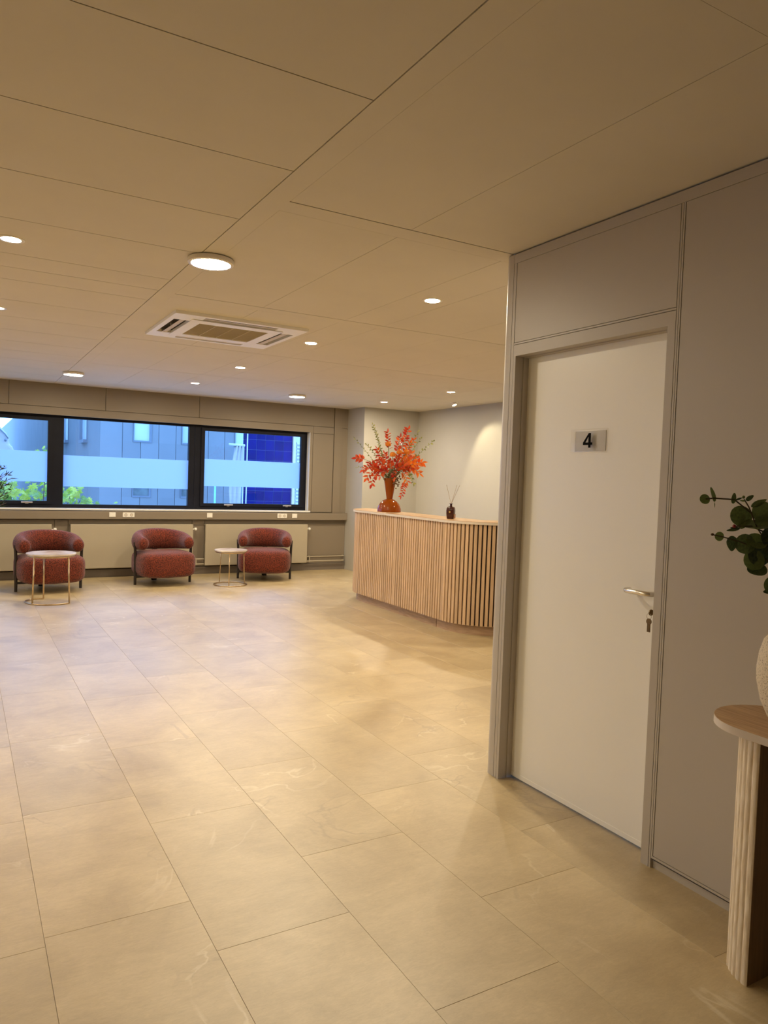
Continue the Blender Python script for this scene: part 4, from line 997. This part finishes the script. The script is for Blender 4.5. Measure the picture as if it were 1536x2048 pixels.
# grey office building: front face and receding side face
FY, FXA, FXB, FXS = 22.0, 3.391, 12.0, 140.0
bd = thing('office_building', 'grey clad office building across the yard with pale sky reflections painted in its windows', 'building', (FXA, FY, GZ))
def bpart(name, b, m_, parent=None, smooth=False):
    par = parent or bd
    b.v = [(x-FXA, y-FY, z-GZ) for x, y, z in b.v]; return part(name, b, m_, par, smooth)
bpart('core', MB().box(FXA+0.06, FXB, FY+0.06, FXS, GZ, 5.2), M['clad_gap'])
wins = [(4.29, 4.815), (5.675, 6.20), (7.30, 7.86), (8.6, 9.13)]
rows = [(0.745, 1.80), (2.335, 3.80), (5.0, 6.5)]
edges = [FXA, 3.996, 4.507, 5.017, 5.515, 6.0, 6.493, 6.992, 7.49, 7.99, 8.49, 8.99, 9.6, 10.2, 11.0, FXB]
for a, c in zip(edges, edges[1:]):
    for z0, z1 in ((GZ, 0.745), (0.745, 1.80), (1.80, 2.335), (2.335, 3.8), (3.8, 5.2)):
        # keep clear of the windows in the window rows
        cut = [(a, c)]
        if (z0, z1) in ((0.745, 1.80), (2.335, 3.8)):
            for w0, w1 in wins:
                nc = []
                for p0, p1 in cut:
                    if w1 <= p0 or w0 >= p1: nc.append((p0, p1)); continue
                    if w0 > p0: nc.append((p0, w0))
                    if w1 < p1: nc.append((w1, p1))
                cut = nc
        for p0, p1 in cut:
            if p1-p0 > 0.03: bpart('cladding_panel', MB().box(p0+0.006, p1-0.006, FY, FY+0.055, z0+(0.0 if z0 > GZ else 0), z1), M['clad'])
for (w0, w1) in wins:
    for i, (z0, z1) in enumerate(rows[:2]):
        wf = MB(); t = 0.05
        wf.box(w0, w1, FY-0.02, FY+0.059, z0, z0+t).box(w0, w1, FY-0.02, FY+0.059, z1-t, z1).box(w0, w0+t*0.6, FY-0.02, FY+0.059, z0+t, z1-t).box(w1-t*1.2, w1, FY-0.02, FY+0.059, z0+t, z1-t)
        f_ = bpart('window', wf, M['outframe'])
        pb = MB().box(w0+t*0.6, w1-t*1.2, FY+0.03, FY+0.05, z0+t, z1-t)
        bpart('pane', pb, M['darkpane'] if i == 0 else M['sky_pane'], f_)
sy = [FY, 24.2, 26.8, 29.6, 32.4, 35.6, 39, 41.5, 45, 49, 54, 60, 68, 80, 100, FXS]
for a, c in zip(sy, sy[1:]): bpart('cladding_panel', MB().box(FXA, FXA+0.055, a+0.012, c-0.012, GZ, 5.2), M['clad'])
for a, c, z0 in ((24.4, 25.5, 2.43), (29.0, 30.3, 2.55)):
    f_ = bpart('window', MB().box(FXA-0.12, FXA-0.002, a, c, z0-0.1, z0).box(FXA-0.10, FXA-0.002, c-0.12, c, z0, 4.6).box(FXA-0.02, FXA-0.002, a, a+0.12, z0, 4.6), M['outframe'])
    bpart('pane', MB().box(FXA-0.012, FXA-0.002, a+0.12, c-0.12, z0, 4.6), M['sky_pane'], f_)
# cobalt tiled volume, tiles one by one
TX0, TX1, TY0 = 6.315, 7.545, 18.0; TW, THt = 0.246, 0.262
bt = thing('tiled_wall', 'cobalt blue tiled wall outside the right window sash', 'wall', (TX0, TY0, GZ))
part('backing', MB().box(0.012, TX1-TX0, 0.012, 0.34, 0, 5.3), M['grout'], bt)
tm = MB().box(0.006, TW-0.006, 0, 0.011, 0.006, THt-0.006).mesh('tile', M['bluetile'])
ts = MB().box(0, 0.011, 0.006, 0.30-0.006, 0.006, THt-0.006).mesh('tile', M['bluetile'])
k0 = 0.838-GZ
nrow = range(-7, 12)
for r_ in nrow:
    z = k0+r_*THt
    for c in range(5):
        if c*TW+TW > TX1-TX0+0.05: continue
        link('tile', tm, bt, (c*TW, 0, z))
    link('tile', ts, bt, (0, 0.03, z))
part('corner_trim', MB().box(-0.012, 0.012, -0.012, 0.012, 0, 5.3), M['louvre'], bt)
lv = thing('louvre_panel', 'white louvred panel outside at the right end of the window', 'panel', (7.60, 18.0, GZ))
part('side_post', MB().box(-0.045, 0.03, -0.05, 0.1, 0, 5.3), M['beige'], lv)
part('panel', MB().box(0.03, 0.60, 0.02, 0.1, 0, 5.3), M['louvre'], lv)
lm = MB().add([(0.07, 0.02, 0.0), (0.50, 0.02, 0.0), (0.50, -0.03, -0.05), (0.07, -0.03, -0.05), (0.07, 0.02, 0.018), (0.50, 0.02, 0.018), (0.50, -0.03, -0.03), (0.07, -0.03, -0.03)], [(0, 1, 2, 3), (4, 7, 6, 5), (0, 4, 5, 1), (1, 5, 6, 2), (2, 6, 7, 3), (3, 7, 4, 0)]).mesh('slat', M['louvre'])
for i in range(30): link('slat', lm, lv, (0, 0, 0.9+i*0.093))
bn = thing('banner', 'white cloth hanging from a bar outside the right window sash', 'banner', (5.70, 17.0, GZ))
part('crossbar', MB().tube([(-0.19, 0, 3.41), (0.20, 0, 3.40)], 0.028, 10), M['louvre'], bn, True)
vsb = []; fsb = []; nbx = 14
for j, (xl, xr_, z) in enumerate(((-0.04, 0.16, 3.39), (-0.09, 0.16, 3.0), (-0.14, 0.15, 2.6), (-0.16, 0.14, 2.3), (-0.13, 0.13, 1.7), (-0.10, 0.12, 0.9))):
    for i in range(nbx+1):
        t = i/nbx; vsb.append((xl+(xr_-xl)*t, 0.03*math.sin(t*18+j), z))
for j in range(5):
    for i in range(nbx): a = j*(nbx+1)+i; fsb.append((a, a+1, a+nbx+2, a+nbx+1))
o = part('cloth', MB().add(vsb, fsb), M['banner'], bn, True); md = o.modifiers.new('thickness', 'SOLIDIFY'); md.thickness = 0.006
part('post', MB().tube([(0.185, 0.02, 0), (0.185, 0.02, 3.42)], 0.014, 8), M['louvre'], bn, True)
po = part('slim_pole', MB().tube([(0, 0, 0), (0, 0, 2.62)], 0.024, 10), M['pole'], None, True, loc=(5.20, 17.0, GZ)); tag(po, 'slim mint green pole standing outside the right window sash', 'pole')
# white canopy at the far left
cp = thing('canopy', 'white bulging canopy outside the left window sash', 'canopy', (0.0, 15.0, GZ))
pr = [(0.846, 1.20), (0.84, 3.00), (0.815, 3.06), (0.75, 3.12), (0.765, 3.19), (0.715, 3.30), (0.61, 3.41), (0.42, 3.56), (0.15, 3.66), (-0.3, 3.7), (-1.2, 3.6), (-1.2, 1.2)]
n_ = len(pr); b = MB().add([(x, 0.0, z) for x, z in pr]+[(x, 1.8, z) for x, z in pr], [tuple(range(n_)), tuple(range(2*n_-1, n_-1, -1))]+[(i, (i+1) % n_, n_+(i+1) % n_, n_+i) for i in range(n_)])
o = part('cover', b, M['banner'], cp); bevel(o, 0.05, 3)
part('piping', MB().tube([(0.40, -0.02, 3.40), (0.60, -0.02, 3.37), (0.69, -0.02, 3.28), (0.745, -0.02, 3.20)], 0.012, 6), M['outframe'], cp, True)
part('eyelet', MB().sphere((0.70, -0.01, 3.17), 0.022, 10, 8), M['outframe'], cp, True)
part('support', MB().box(0.1, 0.18, 0.8, 0.88, 0, 1.25).box(-1.0, -0.92, 0.8, 0.88, 0, 1.25), M['outframe'], cp)
# maple bush close to the glass
mb = thing('maple_bush', 'sunny green broad leaved bush just outside the left panes', 'bush', (0.75, 12.3, GZ))
def maple():
    pts = []
    for a, r in ((-90, .12), (-62, .42), (-40, .30), (-15, .62), (2, .36), (22, .70), (42, .40), (62, .78), (78, .50), (90, 1.0), (102, .50), (118, .78), (138, .40), (158, .70), (178, .36), (195, .62), (220, .30), (242, .42)):
        pts.append((r*math.cos(math.radians(a)), 0.35+r*math.sin(math.radians(a)), 0.12*r*r*math.cos(math.radians(a*3))))
    return MB().add([(0, 0.35, 0.04)]+pts, [(0, 1+i, 1+(i+1) % len(pts)) for i in range(len(pts))]).mesh('leaf', M['mapleleaf'])
mm = maple()
def mleaf(p, s_):
    o = link('leaf', mm, None); o.parent = mb
    nrm = Vector((random.uniform(-.7, .7), random.uniform(-1.2, -.2), random.uniform(.2, 1.2))).normalized(); d_ = Vector((random.uniform(-1, 1), random.uniform(-.4, .1), random.uniform(-1, .6)))
    x = d_.cross(nrm).normalized(); y_ = nrm.cross(x)
    o.matrix_local = Matrix.Translation(p) @ Matrix((x, y_, nrm)).transposed().to_4x4() @ Matrix.Scale(s_, 4); return o
cnt = 0
while cnt < 250:
    x = random.uniform(-1.25, 1.05); y = random.uniform(-0.45, 0.35)
    zt = 2.56 if x < 0.45 else 2.50-0.42*(x-0.45)
    z = random.uniform(1.9, zt)
    if x > 0.75 and z > 2.30 and random.random() < .6: continue
    mleaf((x, y, z), random.uniform(.075, .14)); cnt += 1
for p in ((0.30, -0.3, 3.00), (0.36, -0.3, 3.05), (0.42, -0.3, 2.98), (0.27, -0.3, 2.93), (0.39, -0.28, 2.92), (0.45, -0.3, 3.05), (0.40, -0.3, 3.07), (0.43, -0.27, 3.0), (0.33, -0.3, 2.97), (0.47, -0.3, 2.95), (1.38, -0.3, 2.20)): mleaf(p, random.uniform(.05, .075))
bst = MB()
for i in range(40):
    x = random.uniform(-1.2, 1.0); y = random.uniform(-.3, .3); bst.tube([(x*0.15, y*0.2, 0), (x*0.6, y*0.6, 1.2), (x, y, random.uniform(1.9, 2.35))], [0.018, 0.012, 0.005], 5)
bst.tube([(0.1, 0, 0), (0.3, -.2, 1.6), (0.36, -0.29, 3.0)], [0.015, 0.01, 0.004], 5)
o = part('stems', bst, M['bark'], mb); o['kind'] = 'stuff'
fo = MB()
for i in range(900):
    c = Vector((random.uniform(-1.2, 0.95), random.uniform(0.0, 0.6), random.uniform(0.9, 2.42))); a = Vector((random.gauss(0, 1), random.gauss(0, 1), random.gauss(0, 1))).normalized(); x = a.orthogonal().normalized(); y_ = a.cross(x); k_ = random.uniform(.07, .12)
    fo.add([c+(x*v_.co.x+y_*v_.co.y+a*v_.co.z)*k_ for v_ in mm.vertices], [tuple(p_.vertices) for p_ in mm.polygons])
o = part('inner_foliage', fo, M['mapleleaf'], mb); o['kind'] = 'stuff'

# unseen block added left of the frame to shade the office building's side face
nbk = thing('shade_block', 'unseen dark block added left of the frame to shade the office building', 'building', (-12.0, 24.0, GZ))
part('body', MB().box(0, 9.4, 0, 40, 0, 9.5), M['outframe'], nbk)
for i in range(6):
    for j in range(2):
        f_ = part('window', MB().box(9.40, 9.45, 2+i*6, 4.2+i*6, 1.6+j*3.4, 3.4+j*3.4), M['clad_gap'], nbk); part('pane', MB().box(9.45, 9.46, 2.1+i*6, 4.1+i*6, 1.7+j*3.4, 3.3+j*3.4), M['darkpane'], f_)
